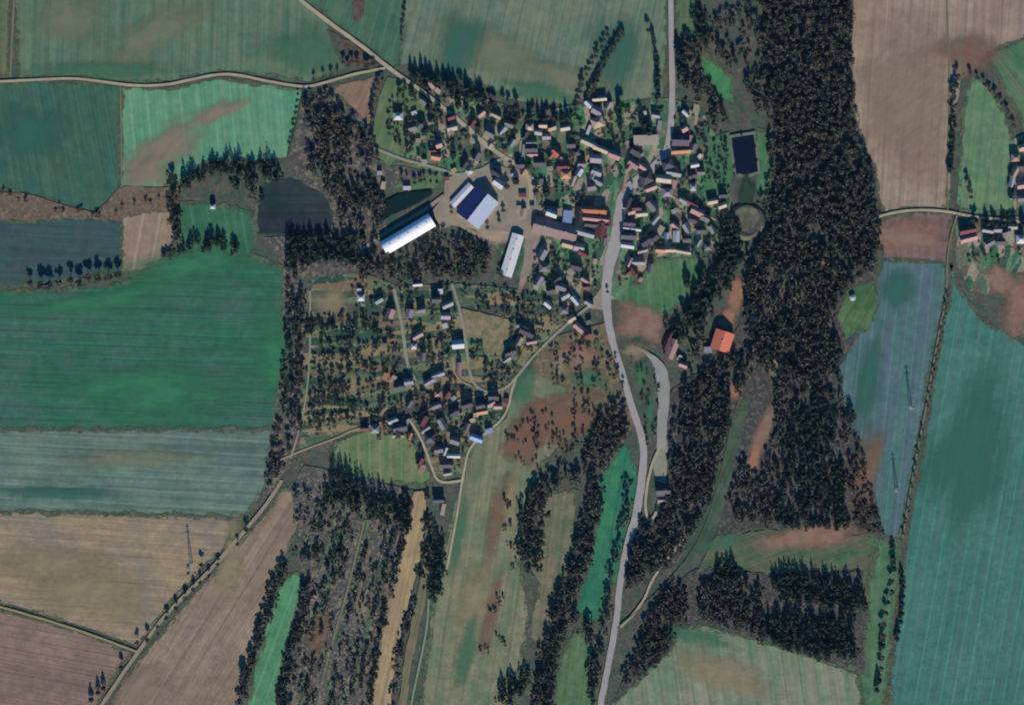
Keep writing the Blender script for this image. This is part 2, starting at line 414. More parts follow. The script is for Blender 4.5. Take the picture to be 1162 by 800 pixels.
M_marsh = mat_rough('marsh_ground', [(100,94,78),(108,84,72),(84,92,70),(118,104,84)], .05, .45)
area('rough_ground', [(620,385),(690,365),(705,410),(722,480),(706,503),(680,470),(640,440),(600,420)], M_marsh, 'rough brown-green wasteland west of the main road', 'ground')
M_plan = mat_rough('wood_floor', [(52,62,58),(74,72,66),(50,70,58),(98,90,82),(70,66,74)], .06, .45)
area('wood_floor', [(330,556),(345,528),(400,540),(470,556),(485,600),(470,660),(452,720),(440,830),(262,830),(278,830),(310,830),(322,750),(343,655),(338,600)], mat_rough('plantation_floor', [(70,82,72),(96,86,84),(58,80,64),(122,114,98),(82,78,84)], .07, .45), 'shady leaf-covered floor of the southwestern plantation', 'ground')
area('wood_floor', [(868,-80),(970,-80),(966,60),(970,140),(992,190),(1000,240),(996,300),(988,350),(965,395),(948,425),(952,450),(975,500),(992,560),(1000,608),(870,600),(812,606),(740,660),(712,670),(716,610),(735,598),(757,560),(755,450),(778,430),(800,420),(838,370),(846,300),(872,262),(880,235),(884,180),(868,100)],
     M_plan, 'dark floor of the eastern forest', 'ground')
area('wood_floor', [(345,104),(385,108),(420,145),(425,185),(500,196),(430,215),(440,260),(440,300),(350,318),(345,400),(340,510),(312,556),(298,566),(306,500),(318,400),(322,305),(300,270),(380,266),(376,226),(330,200),(328,178)],
     mat_rough('copse_floor', [(84,82,76),(100,90,82),(66,84,68),(120,110,94),(76,72,80)], .05, .5), 'mottled floor of the western copses', 'ground')
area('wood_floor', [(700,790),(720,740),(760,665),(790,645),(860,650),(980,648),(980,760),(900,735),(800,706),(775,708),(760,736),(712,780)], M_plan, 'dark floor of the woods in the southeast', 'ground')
for i, f in enumerate(fields):
    if any(k in f[6] for k in LATE): lay_field(i, f)
area('brown_verge', [(-120,212),(30,220),(70,232),(108,242),(137,212),(205,214),(200,240),(150,243),(137,250),(80,248),(40,250),(-120,248)],
     mat_rough('brown_hedge_bank', [(112,98,84),(124,108,94),(88,88,70),(104,84,74)], .08, .4), 'brown brushy bank between the western fields', 'ground')
for poly, lab in (([(385,-90),(420,-90),(412,20),(402,28),(400,10)], 'dark brown scrub strip in the northern field'),
                  ([(370,34),(400,48),(430,74),(425,80),(385,70)], 'reddish scrub triangle left of the diagonal road')):
    area('scrub_strip', poly, mat_rough('scrub_strip', [(84,74,68),(74,66,64),(98,84,74)], .08, .4), lab, 'ground')

# ragged patches
P_soil = mat_patch('bare_soil_patch', (152,132,114), (140,122,106), 45, .5, 1.2)
P_red = mat_patch('reddish_grass_patch', (128,92,78), (122,106,90), 0, 1, 1, .05)
P_red2 = mat_patch('reddish_soil_patch', (140,106,92), (148,120,104), 0, 1, 1, .1)
P_green = mat_patch('lush_grass_patch', (66,116,88), (78,118,90))
P_bright = mat_patch('bright_crop_patch', (62,130,94), (56,118,88), 0, .4, 1)
P_dark = mat_patch('dark_crop_patch', (48,86,72), (54,90,74), 0, .4, 1)
P_rust = mat_patch('rusty_grass_patch', (130,90,74), (112,96,80), 0, 1.6, 1.6, .14)
P_tan = mat_patch('dry_grass_patch', (154,140,108), (142,130,106))
P_pale = mat_patch('pale_crop_patch', (126,130,104), (116,126,102))
P_teal = mat_patch('teal_crop_patch', (54,108,94), (60,106,92), 80, .4, 1)
P_slate = mat_patch('slate_crop_patch', (86,98,104), (94,104,108), 80, .4, 1)
P_orange = mat_patch('orange_soil_patch', (166,118,94), (148,112,92), 0, 1, 1, .12)
for (x, y, rx, ry, rot, m, lab) in [
 (190,168,62,34,35,P_soil,'bare brown patch in the bright green field'),
 (165,196,46,26,0,P_soil,'bare soil at the south end of the bright green field'),
 (245,130,50,14,20,P_soil,'thin brown smear in the bright green field'),
 (30,150,60,40,0,P_teal,'teal patch in the square field at left'),
 (220,300,110,22,12,P_bright,'bright strip along the top of the deep green meadow'),
 (120,340,150,16,10,P_bright,'bright strip beside the western tree row'),
 (312,400,26,90,0,P_bright,'bright edge beside the western wood'),
 (170,440,160,50,0,P_bright,'lush middle of the deep green meadow'),
 (100,670,110,40,-14,P_tan,'yellowish patch in the wide stubble field'),
 (60,640,100,30,0,P_tan,'dry band in the wide stubble field'),
 (170,40,90,30,30,P_pale,'paler crop in the top left field'),
 (80,20,60,40,0,P_pale,'pale patch near the top left corner'),
 (350,60,60,36,0,P_green,'green corner beside the diagonal road'),
 (120,80,110,14,0,P_green,'green band above the winding track'),
 (560,60,90,30,-20,P_pale,'pale swath in the northern field'),
 (640,88,60,20,-20,P_pale,'pale band above the village trees'),
 (520,50,60,40,60,P_teal,'darker crop in the northern field'),
 (700,60,40,60,80,P_teal,'dark green slope of the northern field'),
 (610,104,60,14,-8,P_green,'green margin above the northern tree row'),
 (632,478,52,30,10,P_rust,'reddish worn patch in the valley meadow'),
 (592,502,26,30,0,P_rust,'rusty grass beside the brook wood'),
 (563,590,12,60,80,P_red,'rusty band in the valley meadow'),
 (556,700,11,55,85,P_red,'reddish strip in the lower valley meadow'),
 (540,680,26,60,80,P_tan,'dry strip in the lower valley meadow'),
 (530,740,14,50,86,P_green,'green seep in the lower valley meadow'),
 (595,440,20,30,60,P_green,'green corner below the building plots'),
 (728,368,38,24,-10,P_red2,'bare reddish soil east of the main road'),
 (655,402,32,18,0,P_red2,'brown bare ground west of the main road'),
 (837,334,12,34,-22,P_orange,'orange bare soil north of the red-roofed hall'),
 (825,362,10,18,-20,P_orange,'orange yard behind the red-roofed hall'),
 (866,490,11,50,-22,P_red2,'long bare soil strip in the eastern wood'),
 (855,520,9,24,-14,P_orange,'brown end of the bare soil strip'),
 (915,610,70,16,8,P_red2,'pinkish bare ground south of the eastern wood'),
 (985,540,20,60,10,P_red,'rusty young growth at the forest edge'),
 (1020,270,60,22,0,P_red2,'reddish middle of the small brown field'),
 (1030,120,60,100,0,P_soil,'paler soil in the big tan field'),
 (1140,320,30,16,-40,P_red2,'reddish earth below the eastern hamlet'),
 (1160,345,26,40,40,P_red2,'bare brown bank at the right edge'),
 (1100,520,60,120,15,P_teal,'darker swath of the huge teal field'),
 (985,430,18,90,14,P_teal,'greyish band in the blue-green field'),
 (820,765,90,30,-15,P_tan,'yellowish centre of the bottom olive field'),
 (790,722,60,14,-14,P_green,'green margin of the bottom olive field'),
 (395,440,60,16,4,P_tan,'dry allotment rows in the southwest'),
 (400,410,46,12,4,P_tan,'tan allotment strip'),
 (375,345,36,26,0,P_tan,'olive-tan paddock west of the settlement'),
 (440,430,8,14,0,P_orange,'yellow-orange heap ground in the allotments'),
 (560,262,34,12,-25,mat_patch('concrete_apron', (176,146,124), (150,136,122), 0,1,1,.2),'pinkish concrete apron by the blue-and-white hall'),
 (603,285,9,40,-12,mat_patch('pink_yard', (150,128,120), (136,118,112), 0,1,1,.25),'pinkish yard strip beside the slim white barn'),

 (540,520,14,40,70,P_pale,'pale swath at the top of the valley meadow'),
 (520,610,12,60,82,P_green,'green swath beside the valley edge lane'),
 (580,560,10,40,80,P_tan,'dry swath in the middle of the valley meadow'),
 (600,480,16,24,30,P_red,'rusty scrubby ground at the head of the valley'),
 (655,455,30,14,10,P_red,'rusty ground on the wasteland'),
 (665,430,34,12,0,P_green,'green patch on the wasteland'),
 (635,415,16,20,0,P_tan,'dry grass on the wasteland'),
 (900,330,30,16,30,P_tan,'thin opening in the eastern forest'),
 (880,410,14,26,-20,P_tan,'olive opening south of the eastern forest path'),
 (930,300,20,14,0,P_red2,'brown opening in the eastern forest'),
 (825,615,30,14,20,P_green,'green patch in the rough clearing'),
 (835,440,10,16,-20,P_orange,'small bare spot above the forest ride'),
 (380,620,30,16,60,P_green,'grassy gap in the plantation'),
 (410,690,16,30,70,P_tan,'dry gap in the plantation'),
 (360,720,16,30,70,P_red,'brown gap in the plantation'),
 (150,520,110,14,0,P_pale,'paler band in the grey-green strip'),
 (60,560,90,12,0,P_teal,'teal band in the grey-green strip'),
 (1020,330,24,30,80,P_teal,'teal swath below the small brown field'),
 (260,640,20,70,50,P_tan,'paler strip beside the diagonal track'),
 (160,780,50,30,40,P_soil,'pale soil at the bottom of the ploughed field'),
 (1100,60,50,30,0,P_red,'darker soil near the top right corner'),
]: patch('ground_patch', x, y, rx, ry, rot, m, lab)

# ------------------------------------------------------------------ roads
R_asph = mat_road('grey_asphalt', (146,142,142), (158,152,150))
R_track = mat_road('pale_gravel', (168,156,132), (150,142,120))
R_dirt = mat_road('beige_dirt', (148,132,114), (136,124,106))
R_lane = mat_road('lane_gravel', (142,140,124), (128,128,114))
R_faint = mat_road('faint_grass_track', (106,110,88), (116,116,96))
R_yard = mat_road('farmyard', (128,118,108), (146,134,118))
main = [(758,-90),(760,-30),(761,0),(762,60),(763,110),(761,150),(757,172),(745,188),(725,203),(711,215),(705,230),(702,255),(697,280),(691,300),(688,325),(688,350),(694,385),(702,410),(711,440),(719,468),(727,490),(731,515),(728,545),(724,575),(716,605),(708,635),(703,665),(700,700),(694,735),(686,775),(681,800),(672,880)]
wm = [7,7,7,7.5,8,9,10,11,13,14,16,17,17,16,14,12,10,9,9,10,10,10,11,11,11,10,9,9,9,9,9,9][:len(main)]+[9]*max(0,len(main)-32)
area('farmyard', [(506,203),(520,197),(560,188),(588,192),(600,200),(612,238),(606,262),(602,312),(592,316),(596,270),(570,262),(545,262),(530,258),(512,256),(500,262),(490,240),(504,222)], R_yard, 'beige farmyard around the big barns', 'yard')
area('yard', [(598,232),(640,236),(692,238),(694,250),(640,246),(602,250)], R_yard, 'beige yard linking the farm with the main road', 'yard')
area('yard', [(747,500),(757,498),(757,550),(744,545),(741,530)], R_lane, 'pale paved yard beside the southern loop road', 'yard')
area('yard', [(683,325),(672,340),(668,350),(684,352),(694,348),(694,318)], R_yard, 'widening of the main road at the junction', 'yard')
ribbon('road', main, wm, R_asph, 'grey main road running north to south through the village', 'road')
roads = [
 ('farm_track', [(-90,96),(0,93),(40,91),(80,89),(110,92),(150,98),(190,97),(220,90),(250,84),(275,86),(300,92),(335,98),(350,99),(370,94),(400,85),(425,80),(437,78)], 3.6, R_track, 'pale winding farm track at the top left'),
 ('farm_track', [(12,88),(14,40),(20,-60)], 2.6, R_faint, 'faint straight track in the top left corner'),
 ('road', [(300,-40),(340,0),(372,25),(400,45),(420,60),(440,77),(475,101),(497,118),(515,132),(530,145),(548,162),(562,172),(574,180),(596,192),(604,215),(600,238)], [5.5]*8+[6]*8, R_track, 'pale diagonal road entering the village from the northwest'),
 ('farm_track', [(320,545),(300,576),(275,605),(245,640),(215,670),(185,700),(160,735),(135,770),(112,805),(80,850)], 5, R_dirt, 'beige diagonal track at lower left'),
 ('farm_track', [(-80,668),(0,688),(60,705),(110,722),(155,739)], 2.8, mat_road('yellowish_track',(150,138,100),(140,128,96)), 'thin yellowish track between two brown fields'),
 ('lane', [(447,328),(451,345),(457,372),(460,400),(463,416),(472,433)], 4.4, R_lane, 'western pale lane of the southwestern settlement'),
 ('lane', [(513,322),(520,345),(527,375),(530,400),(533,425),(541,440),(555,446),(575,440),(586,428),(602,408),(625,384),(650,362),(672,345)], 3.8, R_lane, 'middle pale lane of the southwestern settlement'),
 ('lane', [(514,405),(515,422),(521,432),(535,438)], 2.8, R_dirt, 'short dirt lane between the plots'),
 ('lane', [(586,428),(580,445),(578,460),(570,476),(553,490),(538,502),(530,515),(527,532),(524,548),(520,575),(514,610),(506,650)], 3.2, R_track, 'pale lane along the edge of the valley meadow'),
 ('lane', [(466,478),(475,492),(483,510),(490,530),(495,544),(505,548),(524,545)], 3.6, R_track, 'curved pale lane in the south of the settlement'),
 ('farm_track', [(318,522),(345,510),(380,498),(400,488),(425,482),(445,476),(466,478),(490,462),(530,452),(556,446)], 2.8, R_dirt, 'thin dirt track below the allotments'),
 ('farm_track', [(352,330),(352,400),(349,440),(342,480),(330,520)], 2.4, R_lane, 'thin path through the western wood'),
 ('lane', [(425,168),(455,181),(480,187),(505,194),(520,200),(545,194),(562,184),(574,179)], 4, R_lane, 'grey lane passing north of the farm'),
 ('lane', [(410,284),(440,262),(480,240),(504,222)], 5, R_yard, 'grey track along the white arched barn'),
 ('lane', [(512,205),(510,225),(513,245),(525,258),(545,268)], 5, R_dirt, 'curved beige drive west of the blue-and-white hall'),
 ('lane', [(713,160),(712,185),(710,205),(706,220)], 4, R_dirt, 'short beige lane joining the main road from the north'),
 ('lane', [(642,126),(634,150),(633,175)], 2.2, R_faint, 'narrow grass path between gardens'),
 ('lane', [(591,160),(590,175),(594,195)], 2.6, R_lane, 'short pale lane inside the northern village'),
 ('lane', [(735,205),(760,222),(785,236),(812,250)], 3, R_dirt, 'small lane leading towards the round basin'),
 ('road', [(722,394),(730,398),(737,403),(744,410),(750,421),(753,437),(753,460),(751,486),(750,510)], [2.5,3,6,11,19,18,16,14,12], mat_road('grey_paving', (132,134,128), (146,144,140)), 'broad pale service road east of the main road'),
 ('lane', [(750,505),(741,522),(735,545),(732,568),(733,584),(738,591),(745,582),(748,566)], 3.8, R_track, 'pale loop road east of the main road'),
 ('farm_track', [(704,711),(718,698),(731,680),(740,657),(755,636),(776,612)], 3.2, R_track, 'pale forest track leaving the main road'),
 ('farm_track', [(700,712),(750,670),(785,628),(803,590),(812,560),(822,520),(832,470),(848,430)], 1.6, mat_road('ride_grass', (84,92,78), (74,86,72)), 'faint forest ride climbing northward'),
 ('farm_track', [(978,256),(990,249),(1010,242),(1040,238),(1075,240),(1100,246),(1162,252)], 3.6, R_track, 'curved pale track towards the eastern hamlet'),
 ('farm_track', [(1072,-60),(1078,90),(1076,160),(1075,239)], 1.8, R_faint, 'faint track beside the big tan field'),
 ('farm_track', [(1086,243),(1078,270),(1074,298),(1075,330),(1062,395),(1050,465),(1036,535),(1024,610)], 2.4, R_faint, 'thin grassy track between two blue-green fields'),
 ('farm_track', [(487,672),(485,710),(478,745),(468,790),(460,840)], 3, mat_road('pale_green_track',(110,134,108),(118,138,112)), 'pale green grass track in the valley'),
 ('farm_track', [(414,590),(404,630),(393,675),(381,715),(366,770),(352,840)], 3, R_faint, 'straight forest ride through the plantation'),
 ('farm_track', [(455,590),(448,640),(437,672)], 2.6, R_faint, 'short pale ride beside the brown strip'),
 ('farm_track', [(345,98),(338,135),(326,180)], 1.8, mat_road('hedge_line_soil',(60,84,58),(52,74,54)), 'dark straight line at the right end of the bright field'),
 ('farm_track', [(137,98),(138,160),(138,212)], 1.8, R_faint, 'field boundary between dark and bright field'),
 ('farm_track', [(900,300),(885,330),(873,360),(862,380),(850,410)], 2, R_faint, 'faint path through the eastern forest'),
]
for nm, pts, w, m, lab in roads: ribbon(nm, pts, w, m, lab, 'track' if 'track' in nm else nm)
# long bare strip between the plantation and the valley
area('bare_strip', [(470,558),(483,556),(482,600),(476,640),(464,680),(455,720),(448,760),(440,830),(416,830),(426,770),(434,710),(446,665),(458,620),(462,580)],
     mat_field('bare_strip_soil', (152,130,102), (158,138,106), (140,116,96), 78, .03, .5, .3, .05), 'long tan bare strip beside the plantation', 'field')
area('bare_strip', [(483,622),(490,620),(488,660),(478,700),(466,760),(456,830),(448,830),(460,740),(474,670)],
     mat_field('dry_strip_soil', (104,104,80), (114,108,84), (94,98,76), 78, .03, .5, .3, .05), 'dry grass strip beside the long tan strip', 'field')
# open building plots
M_plot = mat_rough('open_plot', [(122,112,88),(104,106,82),(134,122,96)], .06, .3)
for poly, lab in (([(524,350),(580,363),(574,404),(550,402),(548,384),(530,382)], 'large open building plot in the settlement'),
                  ([(490,383),(500,384),(502,418),(494,418)], 'narrow open plot beside the gardens'),
                  ([(532,404),(550,405),(548,417),(532,419)], 'small open plot beside the middle lane'),
                  ([(596,393),(606,396),(594,416),(586,412)], 'small slanting open plot near the dark-roofed farmhouse')):
    area('open_plot', poly, M_plot, lab, 'ground', .4)

# water
def mat_water(name, c):
    t = NT(name); t.b.inputs['Base Color'].default_value = c; t.b.inputs['Roughness'].default_value = .12
    t.b.inputs['Specular IOR Level'].default_value = .5
    n = t.noise(t.coords(), .5, 3); bp = t.n('ShaderNodeBump'); bp.inputs['Strength'].default_value = .08
    t.l(n, bp.inputs['Height']); t.l(bp.outputs[0], t.b.inputs['Normal']); return t.m
bank = mat_road('pale_bank', (112,114,102), (98,104,92))
area('bank', [(827,154),(857,149),(863,197),(846,203),(832,200)], bank, 'pale bank around the rectangular pond', 'ground', .3)
area('water', [(830,157),(855,153),(860,195),(845,199),(835,196)], mat_water('pond_water', (.006,.012,.028,1)), 'dark rectangular pond beside the forest', 'pond', .3)
area('water', [(430,246),(438,228),(452,221),(470,218),(489,216),(491,220),(478,229),(460,238),(445,244),(434,251)], mat_water('green_pond_water', (.008,.028,.024,1)), 'dark green pond north of the white arched barn', 'pond', .3)

# round basin: a shallow earth bowl with a raised rim
def basin():
    vs, fs = [], []; n = 48
    prof = [(0,-1.2+1.3), (8,.12), (14,.35), (18,1.5), (20.5,2.2), (22.5,2.0), (26,.1)]
    for r, z in prof[1:]:
        for i in range(n):
            a = 2*math.pi*i/n; rr = r*(1+.03*math.sin(3*a+r)); vs.append((rr*math.cos(a), rr*math.sin(a), z))
    vs.append((0,0,.1)); c = len(vs)-1
    for i in range(n): fs.append((c, i, (i+1) % n))
    for k in range(len(prof)-2):
        for i in range(n):
            a = k*n+i; b = k*n+(i+1) % n; fs.append((a, a+n, b+n, b))
    o = link('terrain_basin', mesh('basin', vs, fs), mat_rough('basin_earth', [(86,86,76),(74,78,70),(98,96,84)], .08, .3))
    x, y = W(847,252); o.location = (x, y, zn())
    tag(o, 'round grey-tan earth basin with a raised rim at the forest edge', 'basin', None, 'structure')
basin()
patch('ground_patch', 848, 222, 10, 22, 0, mat_patch('reed_patch', (40,62,52), (50,70,56), 0,1,1,.2), 'dark reed bed between the pond and the round basin')

ZT = ZL[0] + .05                           # level on which buildings and trees stand

# ================================================================== LANDMARKS (used in labels)
LM = [
 ('the white arched barn', 462, 264), ('the blue-and-white farm hall', 541, 234), ('the slim white barn', 581, 290),
 ('the brown-roofed farm hall', 630, 262), ('the cream-roofed hall', 733, 160), ('the rectangular pond', 846, 176),
 ('the round earth basin', 847, 252), ('the orange-red-roofed hall', 820, 383), ('the long rust-roofed house', 673, 242),
 ('the green pond', 462, 232), ('the dark ploughed plot', 336, 236), ('the track fork at the tan field', 437, 77),
 ('the white-roofed settlement house', 520, 391), ('the blue-roofed shed', 548, 490), ('the northern road bend', 738, 192),
 ('the road junction by the green paddock', 690, 338), ('the southern loop road', 740, 560), ('the hamlet farmhouse', 1097, 267),
 ('the white hut in the clearing', 242, 236), ('the eastern track crossing', 1083, 242), ('the settlement hairpin lane', 556, 446),
 ('the grassy southwestern corner', 440, 530), ('the middle of the diagonal road', 530, 145), ('the open building plot', 552, 376),
 ('the brown ground beside the junction', 655, 402), ('the white round hut in the glade', 967, 338),
 ('the southern bare strip', 450, 690), ('the vivid green meadow', 695, 590), ('the bare soil strip in the wood', 866, 490),
 ('the narrow bright meadow', 318, 710), ('the diagonal track junction', 157, 738), ('the southern forest track fork', 704, 711),
 ('the small tan field', 168, 275), ('the small conifer blocks', 920, 690),
]
DIRS = ['east', 'northeast', 'north', 'northwest', 'west', 'southwest', 'south', 'southeast']
USED = set()
def where(x, y, self_name=None):
    best = sorted(LM, key=lambda l: math.hypot(l[1]-x, l[2]-y))
    best = [b for b in best if b[0] != self_name]
    return best
def label_for(desc, x, y):
    """a description plus a bearing from a nearby landmark; always unique"""
    import re
    for strict in (True, False):
        for step, k in ((10, 3), (5, 3), (5, 6), (5, 9), (1, 12)):
            for b in where(x, y)[:k]:
                dx, dy = (x-b[1])*S, (b[2]-y)*S; d = math.hypot(dx, dy)
                dr = DIRS[int(round(math.degrees(math.atan2(dy, dx))/45)) % 8]
                lab = f"{desc}, {max(step, int(round(d/step))*step)} m {dr} of {b[0]}"
                key = re.sub(r'[0-9]+', '', lab) if strict else lab
                if key not in USED and lab not in USED and len(lab.split()) <= 16:
                    USED.add(lab); USED.add(re.sub(r'[0-9]+', '', lab)); return lab
    raise RuntimeError('no unique label '+desc)

# ================================================================== BUILDINGS
M_wall = mat_plain('pale_render', (.42,.39,.34), .85, .2)
M_wall2 = mat_plain('white_render', (.6,.58,.54), .85, .15)
M_brick = mat_plain('chimney_brick', (.25,.13,.09), .85, .2)
M_glass = mat_plain('window_glass', (.03,.035,.045), .15, .1, spec=.5)
M_door = mat_plain('door_wood', (.12,.07,.04), .6, .2)
ROOF = dict(
 white=(mat_roof('white_sheet_roof', (.42,.42,.43), .5), 'white'),
 pale=(mat_roof('pale_grey_roof', (.25,.25,.25), .6), 'pale grey'),
 grey=(mat_roof('grey_roof', (.15,.14,.14), .7), 'grey'),
 dark=(mat_roof('dark_slate_roof', (.055,.05,.065), .6), 'dark'),
 pink=(mat_roof('pinkish_tile_roof', (.36,.21,.19), .75), 'pinkish'),
 red=(mat_roof('red_tile_roof', (.38,.11,.08), .75), 'red'),
 maroon=(mat_roof('maroon_tile_roof', (.14,.045,.05), .75), 'maroon'),
 orange=(mat_roof('orange_tile_roof', (.42,.20,.11), .75), 'orange'),
 cream=(mat_roof('cream_roof', (.38,.32,.24), .7), 'cream'),
 tan=(mat_roof('tan_roof', (.40,.29,.2), .75), 'tan'),
 blue=(mat_roof('blue_sheet_roof', (.24,.32,.5), .5), 'light blue'),
 purple=(mat_roof('mauve_grey_roof', (.25,.2,.25), .7), 'mauve-grey'),
 rust=(mat_roof('rust_sheet_roof', (.36,.12,.05), .7), 'rust'),
)
def boxm(vs, fs, x0, x1, y0, y1, z0, z1):
    b = len(vs)
    vs += [(x0,y0,z0),(x1,y0,z0),(x1,y1,z0),(x0,y1,z0),(x0,y0,z1),(x1,y0,z1),(x1,y1,z1),(x0,y1,z1)]
    fs += [tuple(b+i for i in f) for f in ((0,3,2,1),(4,5,6,7),(0,1,5,4),(1,2,6,5),(2,3,7,6),(3,0,4,7))]
def gable_wall(vs, fs, L, Wd, H, rise, ox=0, oy=0, swap=False):
    b = len(vs)
    q = [(-L/2,-Wd/2,0),(L/2,-Wd/2,0),(L/2,Wd/2,0),(-L/2,Wd/2,0),(-L/2,-Wd/2,H),(L/2,-Wd/2,H),(L/2,Wd/2,H),(-L/2,Wd/2,H),(-L/2,0,H+rise),(L/2,0,H+rise)]
    if swap: q = [(-y, x, z) for x, y, z in q]
    vs += [(x+ox, y+oy, z) for x, y, z in q]
    fs += [tuple(b+i for i in f) for f in ((0,1,5,4),(1,2,6,9,5),(2,3,7,6),(3,0,4,8,7))]
def gable_roof(vs, fs, L, Wd, H, rise, ox=0, oy=0, swap=False, ov=.5, th=.25):
    b = len(vs); s = rise/(Wd/2); y = Wd/2+ov; x = L/2+ov; ze = H-s*ov
    q = []
    for X in (-x, x):
        q += [(X,-y,ze+.06),(X,0,H+rise+.06),(X,y,ze+.06),(X,-y,ze+.06+th),(X,0,H+rise+.06+th),(X,y,ze+.06+th)]
    if swap: q = [(-c, a, z) for a, c, z in q]
    vs += [(a+ox, c+oy, z) for a, c, z in q]
    F = ((3,9,10,4),(4,10,11,5),(0,1,7,6),(1,2,8,7),(0,6,9,3),(2,5,11,8),(0,3,4,1),(1,4,5,2),(6,7,10,9),(7,8,11,10))
    fs += [tuple(b+i for i in f) for f in F]
def hip_roof(vs, fs, L, Wd, H, rise, ov=.5):
    b = len(vs); x = L/2+ov; y = Wd/2+ov; r = max(.2, (L-Wd)/2)
    vs += [(-x,-y,H-.1),(x,-y,H-.1),(x,y,H-.1),(-x,y,H-.1),(-x,-y,H+.12),(x,-y,H+.12),(x,y,H+.12),(-x,y,H+.12),(-r,0,H+rise),(r,0,H+rise)]
    fs += [tuple(b+i for i in f) for f in ((0,3,2,1),(0,1,5,4),(1,2,6,5),(2,3,7,6),(3,0,4,7),(4,5,9,8),(5,6,9),(6,7,8,9),(7,4,8))]
def openings(root, L, Wd, k, wallx=0):
    for i in range(k):
        x = -L/2 + L*(i+.5)/k
        for s in (-1, 1):
            if s < 0 and i == k//2:
                vs, fs = [], []; boxm(vs, fs, x-.5, x+.5, -Wd/2-.06, -Wd/2+.02, 0, 2.1); link('door', mesh('door', vs, fs), M_door, root); continue
            vs, fs = [], []; y = s*Wd/2
            boxm(vs, fs, x-.6, x+.6, min(y, y+s*.05), max(y, y+s*.05), 1.0, 2.3)
            link('window', mesh('window', vs, fs), M_glass, root)
def proto(kind):
    r = bpy.data.objects.new('house' if kind not in ('shed',) else 'shed', None); C.objects.link(r)
    wv, wf, rv, rf = [], [], [], []
    L, Wd, H, rise = dict(gable=(12,8.6,4.2,4.0), hip=(11,9.5,5.2,3.6), ell=(13,8,4.3,3.7), long=(24,8,4.2,3.6), shed=(7,5,2.5,.9), flat=(10,8,4,.3))[kind]
    if kind in ('gable', 'long'):
        gable_wall(wv, wf, L, Wd, H, rise); gable_roof(rv, rf, L, Wd, H, rise)
    elif kind == 'hip':
        boxm(wv, wf, -L/2, L/2, -Wd/2, Wd/2, 0, H); hip_roof(rv, rf, L, Wd, H, rise)
    elif kind == 'ell':
        gable_wall(wv, wf, L, Wd, H, rise); gable_roof(rv, rf, L, Wd, H, rise)
        gable_wall(wv, wf, 6, 6.4, H-.05, 2.3, -L/2+3.6, -Wd/2-2.5, True); gable_roof(rv, rf, 7.5, 6.4, H-.08, 2.35, -L/2+3.6, -Wd/2-1.8, True)
    elif kind == 'shed':
        b = 0; wv += [(-3.5,-2.5,0),(3.5,-2.5,0),(3.5,2.5,0),(-3.5,2.5,0),(-3.5,-2.5,2.3),(3.5,-2.5,2.3),(3.5,2.5,3.1),(-3.5,2.5,3.1)]
        wf += [(0,1,5,4),(1,2,6,5),(2,3,7,6),(3,0,4,7)]
        rv += [(-3.9,-2.9,2.27),(3.9,-2.9,2.27),(3.9,2.9,3.2),(-3.9,2.9,3.2),(-3.9,-2.9,2.47),(3.9,-2.9,2.47),(3.9,2.9,3.4),(-3.9,2.9,3.4)]
        rf += [(0,3,2,1),(4,5,6,7),(0,1,5,4),(1,2,6,5),(2,3,7,6),(3,0,4,7)]
    elif kind == 'flat':
        boxm(wv, wf, -L/2, L/2, -Wd/2, Wd/2, 0, H); boxm(rv, rf, -L/2-.3, L/2+.3, -Wd/2-.3, Wd/2+.3, H+.01, H+.35)
    link('wall', mesh('wall_'+kind, wv, wf), M_wall, r)
    ro = link('roof', mesh('roof_'+kind, rv, rf), ROOF['grey'][0], r)
    if kind in ('gable', 'hip', 'ell', 'long'):
        vs, fs = [], []; boxm(vs, fs, 1.6, 2.3, .5, 1.2, H+rise-1.4, H+rise+1.0); boxm(vs, fs, 1.5, 2.4, .4, 1.3, H+rise+1.0, H+rise+1.15)
        link('chimney', mesh('chimney', vs, fs), M_brick, ro)
        openings(r, L, Wd, 3 if kind != 'long' else 5)
    else:
        openings(r, L, Wd-.0, 1)
    return r
DIM = dict(gable=(12,8.6), hip=(11,9.5), ell=(13,8), long=(24,8), shed=(7,5), flat=(10,8))
PROTO = {}
def copy_tree(o, parent=None):
    c = o.copy(); C.objects.link(c); c.parent = parent
    for ch in list(o.children): copy_tree(ch, c)
    return c
def walk(o):
    yield o
    for c in o.children: yield from walk(c)
KINDW = dict(gable='gabled house', hip='hipped house', ell='L-shaped house', long='long house', shed='shed', flat='flat-roofed outbuilding')
PLACED = []
